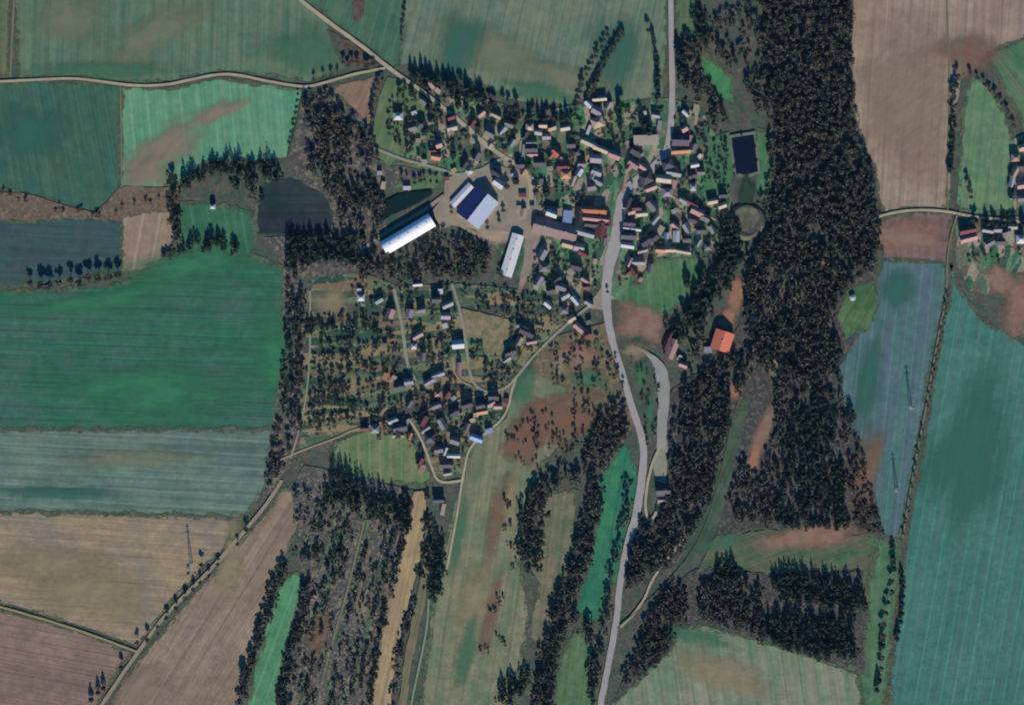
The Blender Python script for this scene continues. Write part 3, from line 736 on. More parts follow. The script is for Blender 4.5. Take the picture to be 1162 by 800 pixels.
def house(x, y, col, kind='gable', ang=0, L=None, Wp=None, area_name='houses of the village'):
    """x, y in photo pixels of the roof centre, ang = ridge direction from east, L and Wp in pixels"""
    if kind not in PROTO: PROTO[kind] = proto(kind); r = PROTO[kind]; fresh = True
    else: r = copy_tree(PROTO[kind]); fresh = False
    dl, dw = DIM[kind]
    sx = (L*S/dl) if L else random.uniform(.85, 1.1); sy = (Wp*S/dw) if Wp else random.uniform(.88, 1.08)
    r.scale = (sx, sy, min(1.15, max(.8, sy))); r.rotation_euler.z = math.radians(ang); r.location = (*W(x, y), ZT)
    rm, cw = ROOF[col]
    for o in walk(r):
        if o.type == 'MESH':
            nm = o.name.split('.')[0]
            if nm == 'roof': o.material_slots[0].link = 'OBJECT'; o.material_slots[0].material = rm
            if nm == 'wall' and random.random() < .5: o.material_slots[0].link = 'OBJECT'; o.material_slots[0].material = M_wall2
    size = 'small ' if sx*dl < 9.5 and kind not in ('shed',) else ('big ' if sx*dl > 17 and kind != 'long' else '')
    kw = KINDW[kind]
    desc = f"{size}{kw} with {cw} roof" if len((size+kw).split()) < 3 else f"{cw} {size}{kw}"
    r['label'] = label_for(desc, x, y); r['category'] = 'shed' if kind == 'shed' else 'house' if kind != 'flat' else 'outbuilding'
    r['group'] = area_name
    if kind == 'flat': r.name = 'outbuilding'
    elif kind == 'shed': r.name = 'shed'
    else: r.name = 'house'
    PLACED.append((x, y, max(sx*dl, sy*dw)/S/2+1)); return r

N1 = [ # northwest quarter, along the diagonal road
 (491,97,'pink','gable',-50,9,7),(497,104,'cream','shed',-45),(470,129,'white','shed',20),(452,133,'white','hip',0,10,8),(546,130,'pink','gable',40,9,6),
 (536,141,'maroon','gable',60,8,7),(513,146,'cream','ell',15,11,7),(512,134,'maroon','gable',20,8,6),(475,160,'pink','shed',0),(498,165,'pink','gable',20,7,7),
 (495,179,'orange','gable',-10,10,7),(491,172,'maroon','gable',0,8,5),(482,184,'pale','shed',0),(533,195,'white','hip',30,7,6),(527,188,'dark','gable',60,8,7),
 (557,167,'cream','shed',50),(566,209,'white','gable',-35,12,8),(563,197,'dark','gable',-35,10,8),(462,214,'white','shed',0,8,4),(431,197,'pale','shed',0),
 (435,211,'tan','shed',80,8,4),(478,142,'dark','hip',0,9,8),(468,146,'grey','gable',15,9,7),(515,194,'tan','shed',30),(556,152,'grey','gable',-30,10,7),
 (507,203,'maroon','shed',0),(541,178,'grey','gable',60,9,7),(481,116,'grey','gable',-40,8,6),(548,118,'grey','shed',30),(563,132,'tan','gable',-25,11,5)]
N2 = [ # middle of the northern part
 (570,149,'pale','gable',50,10,6),(578,142,'grey','gable',-20,10,7),(581,163,'pale','gable',60,9,6),(603,163,'pale','gable',0,12,5),(603,170,'dark','gable',0,13,8),(604,176,'pink','long',0,12,5),
 (601,145,'cream','hip',0,8,7),(611,151,'pale','gable',-10,8,6),(620,156,'purple','gable',0,9,6),(616,143,'tan','gable',0,9,6),(626,146,'tan','gable',20,9,6),
 (631,174,'red','ell',-40,9,8),(637,182,'pink','shed',-45),(641,146,'cream','gable',10,10,6),(668,119,'white','gable',-45,9,6),(680,113,'cream','long',5,16,5),
 (677,127,'purple','gable',-30,11,8),(690,121,'pale','gable',60,9,6),(678,140,'tan','hip',20,13,11),(668,148,'white','shed',70,10,3),
 (668,163,'cream','long',-24,18,6),(682,170,'tan','long',-22,18,6),(697,177,'pink','gable',-20,13,8),(676,181,'purple','gable',-5,12,9),(660,187,'grey','gable',0,9,7),
 (642,199,'orange','hip',0,11,9),(639,190,'maroon','gable',0,13,7),(650,206,'cream','gable',70,11,5),(657,196,'white','gable',60,8,7),(677,196,'pale','ell',-20,11,8),
 (594,196,'orange','gable',60,7,5),(583,199,'white','shed',30),(590,188,'dark','gable',0,10,7),(573,172,'maroon','shed',0),(648,165,'dark','gable',0,9,7),(654,174,'dark','hip',20,8,7),
 (612,186,'dark','gable',0,12,8),(624,192,'pale','shed',10),(596,154,'dark','gable',60,9,6),(679,207,'pale','gable',-30,10,7),(671,213,'grey','gable',10,9,8),(614,207,'grey','shed',80),(594,172,'pale','shed',85,14,2.5)]
N3 = [ # both sides of the main road in the north
 (733,160,'cream','flat',2,27,11),(722,173,'dark','gable',-30,12,9),(727,176,'pale','shed',0),(719,187,'pink','ell',-35,12,8),(729,190,'pink','gable',-35,10,6),
 (778,129,'white','gable',-45,8,5),(776,147,'pink','gable',30,7,7),(772,160,'dark','long',-2,19,12),(772,172,'orange','gable',4,20,6),(783,158,'pink','shed',85,7,5),
 (757,187,'dark','hip',20,12,11),(764,197,'pale','gable',-10,16,7),(788,188,'white','gable',10,9,5),(794,178,'white','shed',50),(733,203,'dark','hip',25,13,12),
 (738,214,'pink','gable',20,12,6),(753,204,'cream','gable',-8,16,8),(765,210,'pink','shed',80,9,5),(757,219,'purple','hip',0,11,9),(786,213,'pale','hip',0,7,8),
 (768,193,'dark','gable',-60,9,6),(744,132,'pale','gable',-10,9,5),(748,143,'pale','shed',80,10,4),(731,129,'cream','shed',10),(786,168,'grey','gable',70,8,7),(795,196,'grey','gable',0,8,6),
 (785,200,'dark','gable',20,8,6),(727,210,'dark','shed',60),(712,231,'dark','gable',70,12,7)]
N4 = [ # east of the main road, middle
 (722,237,'maroon','gable',0,10,7),(728,243,'cream','gable',5,12,6),(716,241,'pink','gable',20,8,6),(740,234,'grey','gable',-50,12,9),(717,260,'white','gable',-7,19,4),(714,254,'dark','gable',-5,13,8),
 (713,268,'dark','gable',-3,16,8),(712,279,'white','gable',-8,14,6),(729,285,'pale','gable',15,11,4),(733,274,'dark','gable',30,13,9),(749,262,'cream','shed',60,10,6),(766,257,'pink','gable',-40,9,6),
 (779,260,'pale','gable',-60,11,6),(756,268,'blue','gable',80,7,5),(767,269,'white','gable',88,12,7),(749,284,'orange','gable',-5,10,6),(760,284,'tan','gable',0,12,5),(775,286,'cream','gable',-10,16,4),
 (784,231,'maroon','long',-28,18,6),(791,241,'pink','gable',-25,14,8),(808,229,'tan','gable',10,11,6),(819,234,'cream','gable',20,9,6),(808,261,'pale','gable',-60,9,6),(792,276,'pale','gable',60,8,5),
 (803,281,'grey','hip',0,8,7),(714,298,'pink','gable',60,10,6),(724,298,'pale','gable',0,14,6),(719,308,'maroon','ell',-60,9,7),(738,305,'grey','gable',80,10,6),(727,318,'pink','shed',60),
 (795,262,'dark','gable',0,10,8),(743,250,'pale','gable',50,11,5),(820,222,'dark','gable',0,9,6),(779,272,'dark','gable',0,9,7),(742,270,'dark','gable',40,8,8),(765,240,'pale','shed',30),(800,248,'grey','gable',-25,10,7),(775,228,'pale','gable',-30,9,6),(786,250,'dark','gable',-20,9,7)]
CN = [ # village centre west of the main road
 (673,239,'rust','long',-3,29,8),(676,249,'pink','gable',-6,28,7),(658,244,'dark','gable',85,16,9),(644,247,'blue','shed',85,14,9),(626,243,'white','gable',-20,12,7),(593,222,'maroon','shed',0,8,4),
 (594,242,'cream','gable',85,9,6),(589,237,'cream','shed',85),(604,236,'grey','shed',0),(690,252,'maroon','gable',85,9,6),(664,265,'pale','gable',-15,20,7),(682,262,'maroon','gable',85,16,12),
 (677,256,'dark','long',-6,27,6),(615,289,'pale','gable',60,11,9),(644,278,'tan','gable',-15,12,7),(657,281,'purple','gable',-10,11,8),(662,288,'maroon','gable',-30,11,7),(618,304,'grey','hip',0,12,9),
 (611,319,'purple','gable',60,11,8),(618,322,'pale','shed',80),(664,318,'pink','gable',-35,9,6),(665,326,'maroon','gable',0,8,6),(653,341,'white','gable',-50,11,6),(668,344,'pale','gable',-30,9,6),
 (632,317,'dark','gable',40,9,7),(637,326,'grey','gable',-20,11,8),(641,336,'pale','gable',30,10,7),(625,330,'dark','gable',10,10,8),(654,303,'dark','gable',-15,12,8),(640,352,'grey','hip',0,9,8),
 (648,362,'tan','gable',30,9,7),(657,372,'pink','gable',-40,12,7),(667,380,'maroon','gable',20,8,6),(668,366,'grey','shed',20),(622,346,'white','gable',-40,9,6),(685,275,'grey','gable',80,9,7),(675,297,'tan','shed',80)]
SW = [ # southwestern settlement
 (410,338,'white','hip',0,8,7),(408,330,'white','shed',0,5,4),(443,356,'pink','gable',70,10,8),(430,341,'pale','gable',30,9,6),(474,323,'white','gable',5,10,4),(465,356,'purple','gable',80,9,8),
 (474,381,'pink','gable',30,12,6),(470,393,'white','hip',0,6,6),(500,331,'white','shed',0,5,5),(508,346,'pale','gable',25,12,6),(505,370,'white','shed',20,6,5),(520,391,'white','gable',5,13,9),
 (506,359,'purple','gable',0,10,7),(495,340,'dark','gable',0,9,8),(598,377,'dark','gable',-25,16,9),(589,387,'pink','gable',60,9,7),(603,388,'pink','gable',10,11,5),(593,371,'grey','gable',-20,13,6),
 (497,425,'pale','ell',20,14,6),(487,433,'purple','gable',30,12,6),(497,447,'pink','hip',0,7,6),(507,448,'maroon','gable',60,8,6),(515,452,'pale','shed',40),(464,433,'purple','gable',10,10,7),
 (453,439,'dark','gable',10,11,7),(447,430,'cream','shed',70,7,5),(438,427,'orange','shed',80,7,5),(547,467,'orange','gable',10,12,6),(540,471,'tan','shed',0),(557,458,'pink','gable',30,9,6),
 (565,461,'pink','gable',0,9,6),(555,489,'blue','shed',20,8,5),(541,497,'blue','gable',-20,13,7),(536,477,'tan','shed',20),(502,481,'pale','gable',-60,12,7),(480,477,'maroon','gable',60,12,9),
 (483,487,'pale','gable',35,11,5),(488,497,'dark','hip',0,11,10),(454,485,'dark','ell',10,15,9),(446,477,'pale','gable',20,11,6),(452,494,'pink','gable',0,12,5),(465,495,'orange','gable',70,8,5),
 (426,487,'pale','hip',0,9,8),(430,497,'dark','shed',0),(414,486,'maroon','gable',0,9,5),(463,478,'pale','shed',40),(505,512,'white','gable',70,9,4),(515,517,'white','gable',0,14,5),
 (507,527,'dark','gable',0,15,7),(508,537,'pale','gable',10,9,4),(498,510,'grey','gable',10,9,7),(477,523,'maroon','gable',60,8,7),(479,532,'pink','shed',70,9,5),(503,578,'tan','shed',80,12,4),
 (498,567,'dark','gable',0,12,6),(517,500,'grey','gable',-20,10,8),(530,484,'grey','gable',70,8,6),(465,458,'grey','gable',60,8,6),(480,446,'dark','shed',0),(545,460,'dark','gable',10,10,8),(560,450,'dark','gable',0,11,8),
 (530,459,'dark','gable',15,12,8),(575,408,'pale','gable',40,9,6),(579,400,'dark','gable',20,12,8),(515,468,'dark','gable',30,10,8),(437,392,'grey','shed',10),(478,352,'grey','gable',10,9,7),(480,405,'grey','gable',80,9,6),(448,402,'grey','shed',80),
 (521,419,'pink','gable',88,14,5),(495,460,'grey','gable',20,10,7),(510,492,'grey','shed',0),(575,455,'maroon','shed',80)]
EAST = [(1097,262,'maroon','long',10,18,8),(1098,271,'pink','gable',15,18,7),(1120,262,'pale','gable',-10,12,5),(1131,261,'pale','gable',0,9,6),(1141,264,'grey','gable',20,10,6),(1157,272,'white','hip',0,10,9),
 (1148,258,'pale','gable',0,10,5),(1104,252,'pale','shed',40),(1122,276,'grey','gable',30,10,7),(1134,275,'dark','gable',0,10,7),(1150,196,'pink','gable',60,12,7),(1147,207,'white','gable',75,11,5),(1158,211,'pink','gable',10,10,7),
 (1151,180,'pink','hip',0,9,8),(1160,168,'tan','gable',20,10,7),(1158,190,'dark','gable',0,10,8),(1159,226,'grey','gable',0,10,7),(1148,222,'dark','gable',70,9,6)]
MISC = [(762,396,'pink','long',68,22,10),(757,388,'maroon','gable',68,18,6),(775,414,'pink','gable',-20,9,6),(771,406,'cream','shed',60),(803,397,'pale','shed',0,8,6),
 (855,362,'pale','hip',0,8,7),(242,235,'white','hip',0,6,5),(976,252,'white','shed',0),(752,556,'dark','gable',2,15,12),(752,567,'purple','gable',0,10,4),(357,678,'pink','shed',60)]
for lst, gname in ((N1,'houses along the diagonal road'),(N2,'houses in the middle of the northern village'),(N3,'houses by the northern main road'),
                   (N4,'houses east of the main road'),(CN,'houses in the village centre'),(SW,'houses of the southwestern settlement'),(EAST,'houses of the eastern hamlet'),(MISC,'scattered buildings by the woods')):
    for t in lst:
        house(*t, area_name=gname) if len(t) < 8 else None

# ---- farm halls
def part(name, vs, fs, m, root): return link(name, mesh(name, vs, fs), m, root)
def hall_root(name, x, y, ang, label, cat):
    r = bpy.data.objects.new(name, None); C.objects.link(r); r.location = (*W(x, y), ZT); r.rotation_euler.z = math.radians(ang)
    tag(r, label, cat); PLACED.append((x, y, 20)); return r
def gate(root, x, w, h, ang=0):
    vs, fs = [], []; boxm(vs, fs, min(x, x*1.002), max(x, x*1.002)+.05, -w/2, w/2, 0, h); part('door', vs, fs, M_door, root)
def arched():
    r = hall_root('arched_barn', 463, 266, 30.6, 'long white arched barn with a shiny rounded roof beside the farmyard', 'barn')
    L, Rw, Hh = 80, 10.5, 2.0; n = 18
    vs, fs = [], []
    for X in (-L/2, L/2):
        for i in range(n+1):
            a = math.pi*i/n; vs.append((X, -Rw*math.cos(a), Hh+9.0*math.sin(a)))
    for i in range(n): fs.append((i, n+1+i, n+2+i, i+1))
    o = part('roof', vs, fs, mat_roof('white_metal_vault', (.85,.86,.88), .32, 1.0, .5), r)
    for p in o.data.polygons: p.use_smooth = True
    vs, fs = [], []
    for s, X in enumerate((-L/2+.3, L/2-.3)):
        b = len(vs)
        for i in range(n+1):
            a = math.pi*i/n; vs.append((X, -(Rw-.1)*math.cos(a), Hh+8.9*math.sin(a)))
        vs += [(X, Rw-.1, 0), (X, -Rw+.1, 0)]; fs.append(tuple(range(b, b+n+3)))
    b = len(vs); boxm(vs, fs, -L/2+.4, L/2-.4, -Rw+.1, -Rw+.3, 0, Hh); boxm(vs, fs, -L/2+.4, L/2-.4, Rw-.3, Rw-.1, 0, Hh)
    part('wall', vs, fs, M_wall2, r); gate(r, L/2-.25, 5, 4.5)
    for k in range(5):
        vs, fs = [], []; boxm(vs, fs, -30+k*15, -28.5+k*15, -.75, .75, Hh+8.8, Hh+9.6); link('roof_vent', mesh('roof_vent', vs, fs), M_wall2, o)
arched()
def gable_hall(name, x, y, ang, L, Wd, H, rise, mats, wallm, label, cat='hall', vents=0, lights=0):
    r = hall_root(name, x, y, ang, label, cat)
    vs, fs = [], []; gable_wall(vs, fs, L, Wd, H, rise); part('wall', vs, fs, wallm, r)
    vs, fs = [], []; gable_roof(vs, fs, L, Wd, H, rise, ov=.8); o = part('roof', vs, fs, mats[0], r)
    if len(mats) > 1:
        o.data.materials.append(mats[1]); o.data.polygons[1].material_index = 1
    for k in range(vents):
        vs, fs = [], []; X = -L/2+L*(k+.5)/vents; boxm(vs, fs, X-.8, X+.8, -.8, .8, H+rise+.1, H+rise+1.1); link('roof_vent', mesh('roof_vent', vs, fs), M_wall2, o)
    gate(r, L/2, 4, 3.6)
    for k in range(int(L/9)):
        for s in (-1, 1):
            vs, fs = [], []; X = -L/2+4+k*9; yy = s*Wd/2; boxm(vs, fs, X, X+2.4, min(yy, yy+s*.06), max(yy, yy+s*.06), 1.4, 2.4); part('window', vs, fs, M_glass, r)
    return r
m_shade_blue = mat_roof('shaded_blue_sheet', (.03,.045,.16), .5, 1.0, .4)  # slope turned from the sun: its shade is put into the dark blue
m_lblue = mat_roof('pale_blue_sheet', (.42,.47,.55), .5, 1.0, .4)
gable_hall('farm_hall', 542, 236, 52, 46, 38, 5, 7.5, [m_lblue, m_shade_blue], M_wall2, 'wide farm hall with a pale blue roof slope and a dark blue one darkened for shade', 'hall', 3)
gable_hall('side_barn', 524, 222, 47, 38, 9, 3.4, 1.2, [mat_roof('pale_lilac_sheet', (.6,.6,.66), .5)], M_wall2, 'narrow pale lean-to barn west of the blue-and-white farm hall', 'barn')
gable_hall('white_barn', 581, 290, 73, 60, 16, 4, 1.6, [mat_roof('off_white_sheet', (.72,.7,.66), .5, 1.0)], M_wall2, 'slim off-white barn standing almost north to south in the farmyard', 'barn', 4)
gable_hall('brown_hall', 630, 261, -15, 62, 22, 4.5, 5.5, [mat_roof('brown_mauve_tile', (.25,.17,.16), .75)], M_wall, 'large mauve-brown-roofed farm hall near the village centre', 'hall', 2)
gable_hall('red_hall', 819, 387, 72, 27, 26, 6.0, 5.0, [mat_roof('orange_red_tile', (.62,.17,.10), .7)], M_wall, 'square orange-red-roofed hall in the wood east of the village', 'hall', 1)
# round glade hut
def round_hut():
    r = hall_root('round_hut', 967, 338, 0, 'small round white hut in the glade at the forest edge', 'hut'); n = 20
    vs = [(4*math.cos(2*math.pi*i/n), 4*math.sin(2*math.pi*i/n), z) for z in (0, 2.6) for i in range(n)]
    part('wall', vs, [(i, (i+1) % n, n+(i+1) % n, n+i) for i in range(n)], M_wall2, r)
    vs = [(4.6*math.cos(2*math.pi*i/n), 4.6*math.sin(2*math.pi*i/n), 2.5) for i in range(n)]+[(0, 0, 4.4)]
    part('roof', vs, [(i, (i+1) % n, n) for i in range(n)], ROOF['white'][0], r)
round_hut()

# ---- pylons: lattice towers that throw the long thin shadows in the fields
M_steel = mat_plain('galvanised_steel', (.4,.4,.4), .5, .1, .4)
def bar(vs, fs, a, b, w):
    a, b = Vector(a), Vector(b); d = (b-a).normalized(); u = d.orthogonal().normalized(); v = d.cross(u); k = len(vs)
    for p in (a, b):
        for s, t in ((-1,-1),(1,-1),(1,1),(-1,1)): q = p+u*s*w/2+v*t*w/2; vs.append(tuple(q))
    fs += [(k,k+1,k+5,k+4),(k+1,k+2,k+6,k+5),(k+2,k+3,k+7,k+6),(k+3,k,k+4,k+7),(k,k+3,k+2,k+1),(k+4,k+5,k+6,k+7)]
def pylon(x, y, H, lab):
    r = bpy.data.objects.new('pylon', None); C.objects.link(r); r.location = (*W(x, y), .6)
    tag(r, lab, 'pylon', 'pylons standing in the fields')
    bs, ts = 2.2, .45; vs, fs = [], []
    cs = [(-1,-1),(1,-1),(1,1),(-1,1)]
    for k in range(4):
        sx, sy = cs[k]; bar(vs, fs, (sx*bs, sy*bs, 0), (sx*ts, sy*ts, H), .3)
    N = 9
    for j in range(N):
        z0, z1 = H*j/N, H*(j+1)/N; w0 = bs+(ts-bs)*j/N; w1 = bs+(ts-bs)*(j+1)/N
        for k in range(4):
            a, b = cs[k], cs[(k+1) % 4]
            bar(vs, fs, (a[0]*w0, a[1]*w0, z0), (b[0]*w1, b[1]*w1, z1), .16); bar(vs, fs, (b[0]*w0, b[1]*w0, z0), (a[0]*w1, a[1]*w1, z1), .16)
    part('mast', vs, fs, M_steel, r)
    for z, w in ((H*.8, 4.2), (H*.93, 3.0)):
        vs, fs = [], []; bar(vs, fs, (-w, 0, z), (w, 0, z), .3); bar(vs, fs, (-w, 0, z), (0, 0, z+1.2), .15); bar(vs, fs, (w, 0, z), (0, 0, z+1.2), .15)
        part('crossarm', vs, fs, M_steel, r)
    vs, fs = [], []; boxm(vs, fs, -2.6, 2.6, -2.6, 2.6, -.3, .25); part('footing', vs, fs, M_wall2, r)
pylon(217, 641, 29, 'lattice pylon in the wide tan stubble field')
pylon(1033, 462, 30, 'northern lattice pylon in the blue-green field')
pylon(1017, 556, 27, 'southern lattice pylon in the blue-green field')

# ================================================================== TREES
def leafage(rng, kind, Rr, H, nq, size):
    """quads spread through a crown; returns (nq,4,3) corners"""
    if kind == 'conifer':
        u = rng.random(nq)**.55; z = H*(.12+.88*(1-u)**.8); r = Rr*u*(.55+.45*rng.random(nq)); a = rng.random(nq)*6.283
        r *= 1+.18*np.sin(5*a+rng.random()*6)
        c = np.stack([r*np.cos(a), r*np.sin(a), z], 1)
    else:
        nb = 7 if nq > 60 else 5
        bc = rng.normal(size=(nb, 3)); bc /= np.linalg.norm(bc, axis=1)[:, None]; bc *= (np.array([Rr, Rr, H*.28])*.55)
        br = rng.uniform(.38, .6, nb)
        idx = rng.integers(0, nb, nq); d = rng.normal(size=(nq, 3)); d /= np.linalg.norm(d, axis=1)[:, None]
        c = bc[idx]+d*(rng.random(nq)**.4*br[idx])[:, None]*np.array([Rr, Rr, H*.3]); c[:, 2] += H*.64
    s = size*rng.uniform(.6, 1.4, nq)
    u = rng.normal(size=(nq, 3)); u /= np.linalg.norm(u, axis=1)[:, None]
    w = rng.normal(size=(nq, 3)); v = np.cross(u, w); v /= np.linalg.norm(v, axis=1)[:, None]
    u *= s[:, None]; v *= (s*rng.uniform(.5, 1, nq))[:, None]
    return np.stack([c-u-v*.6, c+u*.8-v, c+u+v*.7, c-u*.7+v], 1)
def trunk_geo(rng, kind, Rr, H):
    vs, fs = [], []
    def limb(p, q, r0, r1, n=6):
        p, q = Vector(p), Vector(q); d = (q-p).normalized(); u = d.orthogonal().normalized(); v = d.cross(u); b = len(vs)
        for c, r in ((p, r0), (q, r1)):
            for i in range(n): a = 2*math.pi*i/n; vs.append(tuple(c+u*r*math.cos(a)+v*r*math.sin(a)))
        for i in range(n): fs.append((b+i, b+(i+1) % n, b+n+(i+1) % n, b+n+i))
    if kind == 'conifer': limb((0,0,-.6), (0,0,H*.95), H*.022, .05)
    else:
        limb((0,0,-.6), (.1,0,H*.45), H*.028, H*.018)
        for k in range(5):
            a = 2*math.pi*k/5+rng.random(); z = H*(.3+.15*rng.random())
            e = (Rr*.6*math.cos(a), Rr*.6*math.sin(a), H*(.6+.25*rng.random())); limb((.05,0,z), e, H*.012, .05, 5)
        limb((.1,0,H*.45), (0,0,H*.88), H*.017, .05)
    return vs, fs
def quads_mesh(name, q, tint=None):
    n = len(q); me = bpy.data.meshes.new(name)
    me.vertices.add(n*4); me.vertices.foreach_set('co', q.reshape(-1).astype(np.float32))
    me.loops.add(n*4); me.loops.foreach_set('vertex_index', np.arange(n*4, dtype=np.int32))
    me.polygons.add(n); me.polygons.foreach_set('loop_start', np.arange(0, n*4, 4, dtype=np.int32))
    try: me.polygons.foreach_set('loop_total', np.full(n, 4, dtype=np.int32))
    except Exception: pass
    if tint is not None:
        a = me.attributes.new('tint', 'FLOAT', 'POINT'); a.data.foreach_set('value', np.repeat(tint, 4).astype(np.float32))
    me.update(calc_edges=True); return me
M_bare = mat_foliage('bare_twigs', (.016,.038,.038,1), (.092,.084,.062,1), (.165,.165,.135,1))
M_con = mat_foliage('conifer_needles', (.012,.03,.034,1), (.034,.06,.046,1), (.07,.11,.08,1))
M_brown = mat_foliage('russet_twigs', (.08,.05,.042,1), (.13,.085,.065,1), (.2,.15,.12,1))
M_green = mat_foliage('evergreen_leaves', (.03,.055,.035,1), (.05,.085,.045,1), (.09,.12,.07,1))
M_bark = mat_plain('bark', (.06,.048,.04), .9, .3)
FM = dict(bare=M_bare, conifer=M_con, russet=M_brown, evergreen=M_green)
TPRO = {}
def tree_proto(kind, var):
    key = (kind, var)
    if key in TPRO: return TPRO[key]
    rng = np.random.default_rng(hash(key) % 1000 if False else var*17+len(kind)*5)
    Rr, H = (3.1, 11) if kind == 'conifer' else (4.0, 10)
    k = 'conifer' if kind == 'conifer' else 'b'
    q = leafage(rng, k, Rr, H, 300, .62 if k == 'b' else .6)
    cm = quads_mesh('crown_'+kind, q); cm.materials.append(FM[kind])
    vs, fs = trunk_geo(rng, k, Rr, H); tm = mesh('trunk_'+kind, vs, fs); tm.materials.append(M_bark)
    TPRO[key] = (cm, tm); return TPRO[key]
NTREE = [0]
KW = dict(bare='leafless tree', conifer='dark conifer', russet='russet-brown tree', evergreen='green bushy tree')
def tree(x, y, kind='bare', d=7, h=None, group='trees', label=None):
    """d = crown diameter in photo pixels, h = height in metres"""
    cm, tm = tree_proto(kind, random.randint(0, 3))
    r = bpy.data.objects.new('conifer_tree' if kind == 'conifer' else 'tree', None); C.objects.link(r)
    r.location = (*W(x, y), ZT-.2)
    R0, H0 = (3.1, 11) if kind == 'conifer' else (4.0, 10)
    h = h or random.uniform(8, 12)
    s = d*S/2/R0; r.scale = (s*random.uniform(.9, 1.1), s*random.uniform(.9, 1.1), h/H0); r.rotation_euler.z = random.uniform(0, 6.28)
    o = bpy.data.objects.new('crown', cm); C.objects.link(o); o.parent = r
    o = bpy.data.objects.new('trunk', tm); C.objects.link(o); o.parent = r
    sz = 'broad ' if d > 8.5 else 'small ' if d < 5.5 else 'tall ' if h > 13 else ''
    r['label'] = label_for(f"{sz}{KW[kind]}", x, y) if not label else label
    r['category'] = 'tree'; r['group'] = group; NTREE[0] += 1; PLACED.append((x, y, d/2)); return r
ORD = ['first','second','third','fourth','fifth','sixth','seventh','eighth','ninth','tenth','eleventh','twelfth','thirteenth','fourteenth','fifteenth','sixteenth','seventeenth','eighteenth','nineteenth','twentieth']
def row(pts, n, kind, d, h, place, frm, jit=1.5, kinds=None):
    """a row of n trees along a polyline; the label counts them from one end"""
    seg = [math.hypot(b[0]-a[0], b[1]-a[1]) for a, b in zip(pts, pts[1:])]; T = sum(seg)
    for i in range(n):
        t = T*(i+.5)/n; k = 0
        while k < len(seg)-1 and t > seg[k]: t -= seg[k]; k += 1
        f = t/seg[k]; a, b = pts[k], pts[k+1]
        x = a[0]+(b[0]-a[0])*f+random.uniform(-jit, jit); y = a[1]+(b[1]-a[1])*f+random.uniform(-jit, jit)
        kd = kind if not kinds else random.choice(kinds)
        tree(x, y, kd, random.uniform(*d), random.uniform(*h), 'trees '+place, f"{ORD[i]} tree from the {frm} {place}")

row([(30,322),(60,322),(100,318),(140,312)], 10, 'bare', (8,12), (11,15), 'in the row below the slate-green field', 'west', 2, ['bare','bare','evergreen'])
for x, y, h in ((156,728,9),(168,725,11),(180,718,6),(190,701,9),(201,690,9),(211,678,9),(220,668,9),(228,660,8),(238,652,8),(248,640,7),(214,650,5),(230,640,10),(280,600,9),(270,617,8),(139,757,10)):
    tree(x, y, 'bare', 5 if h < 9 else 6.5, h, 'trees along the diagonal field track')
for x, y in ((104,793),(112,785),(118,780)): tree(x, y, 'conifer', 6, 11, 'trees along the diagonal field track')
for x, y, d in ((275,768,10),(277,762,10),(272,795,9)): tree(x, y, 'bare', d, 10, 'trees beside the narrow bright meadow')
row([(318,640),(300,690),(290,725),(284,750)], 12, 'bare', (5,7), (6,9), 'along the left edge of the narrow bright meadow', 'north')
row([(345,668),(340,705),(325,750),(315,800)], 12, 'bare', (5,7), (6,9), 'along the right edge of the narrow bright meadow', 'north')
row([(448,98),(470,106)], 3, 'evergreen', (6,8), (6,8), 'south of the diagonal road bend', 'west')
row([(462,88),(490,92),(515,98),(532,104)], 11, 'conifer', (7,9), (13,17), 'in the dark belt north of the diagonal road', 'west', 2, ['conifer','conifer','bare'])
row([(545,117),(562,121),(590,125)], 6, 'conifer', (6,8), (12,16), 'in the belt behind the northern gardens', 'west', 2, ['conifer','bare'])
row([(598,134),(645,136)], 9, 'conifer', (6,8), (11,15), 'in the dark row under the northern field', 'west', 1.5, ['conifer','bare'])
row([(652,128),(662,90),(675,65),(690,38)], 14, 'bare', (5,7), (5,8), 'in the left hedge of the northern field', 'south', 1)
row([(668,112),(685,72),(707,36)], 14, 'bare', (5,8), (6,9), 'in the right hedge of the northern field', 'south', 1)
row([(700,135),(705,118),(703,150)], 6, 'conifer', (6,8), (12,17), 'behind the mauve-grey houses in the north', 'north', 3, ['conifer','evergreen'])
row([(726,134),(735,148),(741,150)], 5, 'conifer', (8,10), (12,15), 'directly north of the cream-roofed hall', 'west', 3)
row([(737,30),(742,55),(747,80),(748,112)], 9, 'bare', (6,9), (8,13), 'left of the main road at the top', 'north', 2, ['bare','conifer'])
row([(768,60),(776,80),(780,100)], 7, 'conifer', (8,11), (12,16), 'right of the main road at the top', 'north', 5, ['bare','conifer'])
row([(460,8),(456,35),(455,50)], 6, 'bare', (4,5), (4,7), 'in the thin hedge of the northern field', 'north', .8)
row([(388,72),(400,72),(415,76),(425,72)], 7, 'russet', (5,8), (7,10), 'in the scrub above the tan field', 'west', 3, ['russet','bare'])
row([(435,88),(428,105),(422,125),(424,145)], 9, 'bare', (5,7), (7,10), 'along the east side of the tan field', 'north', 1.5, ['bare','russet'])
row([(340,104),(335,135),(327,172)], 10, 'evergreen', (3.5,4.5), (3,5), 'in the line right of the bright green field', 'north', .8)
row([(352,93),(385,85),(380,90)], 4, 'bare', (4,5), (6,9), 'along the track by the tan field', 'west', 1)
row([(1084,85),(1081,120),(1080,160),(1077,195)], 14, 'conifer', (6,9), (8,12), 'in the belt left of the pale green paddock', 'north', 2, ['bare','conifer'])
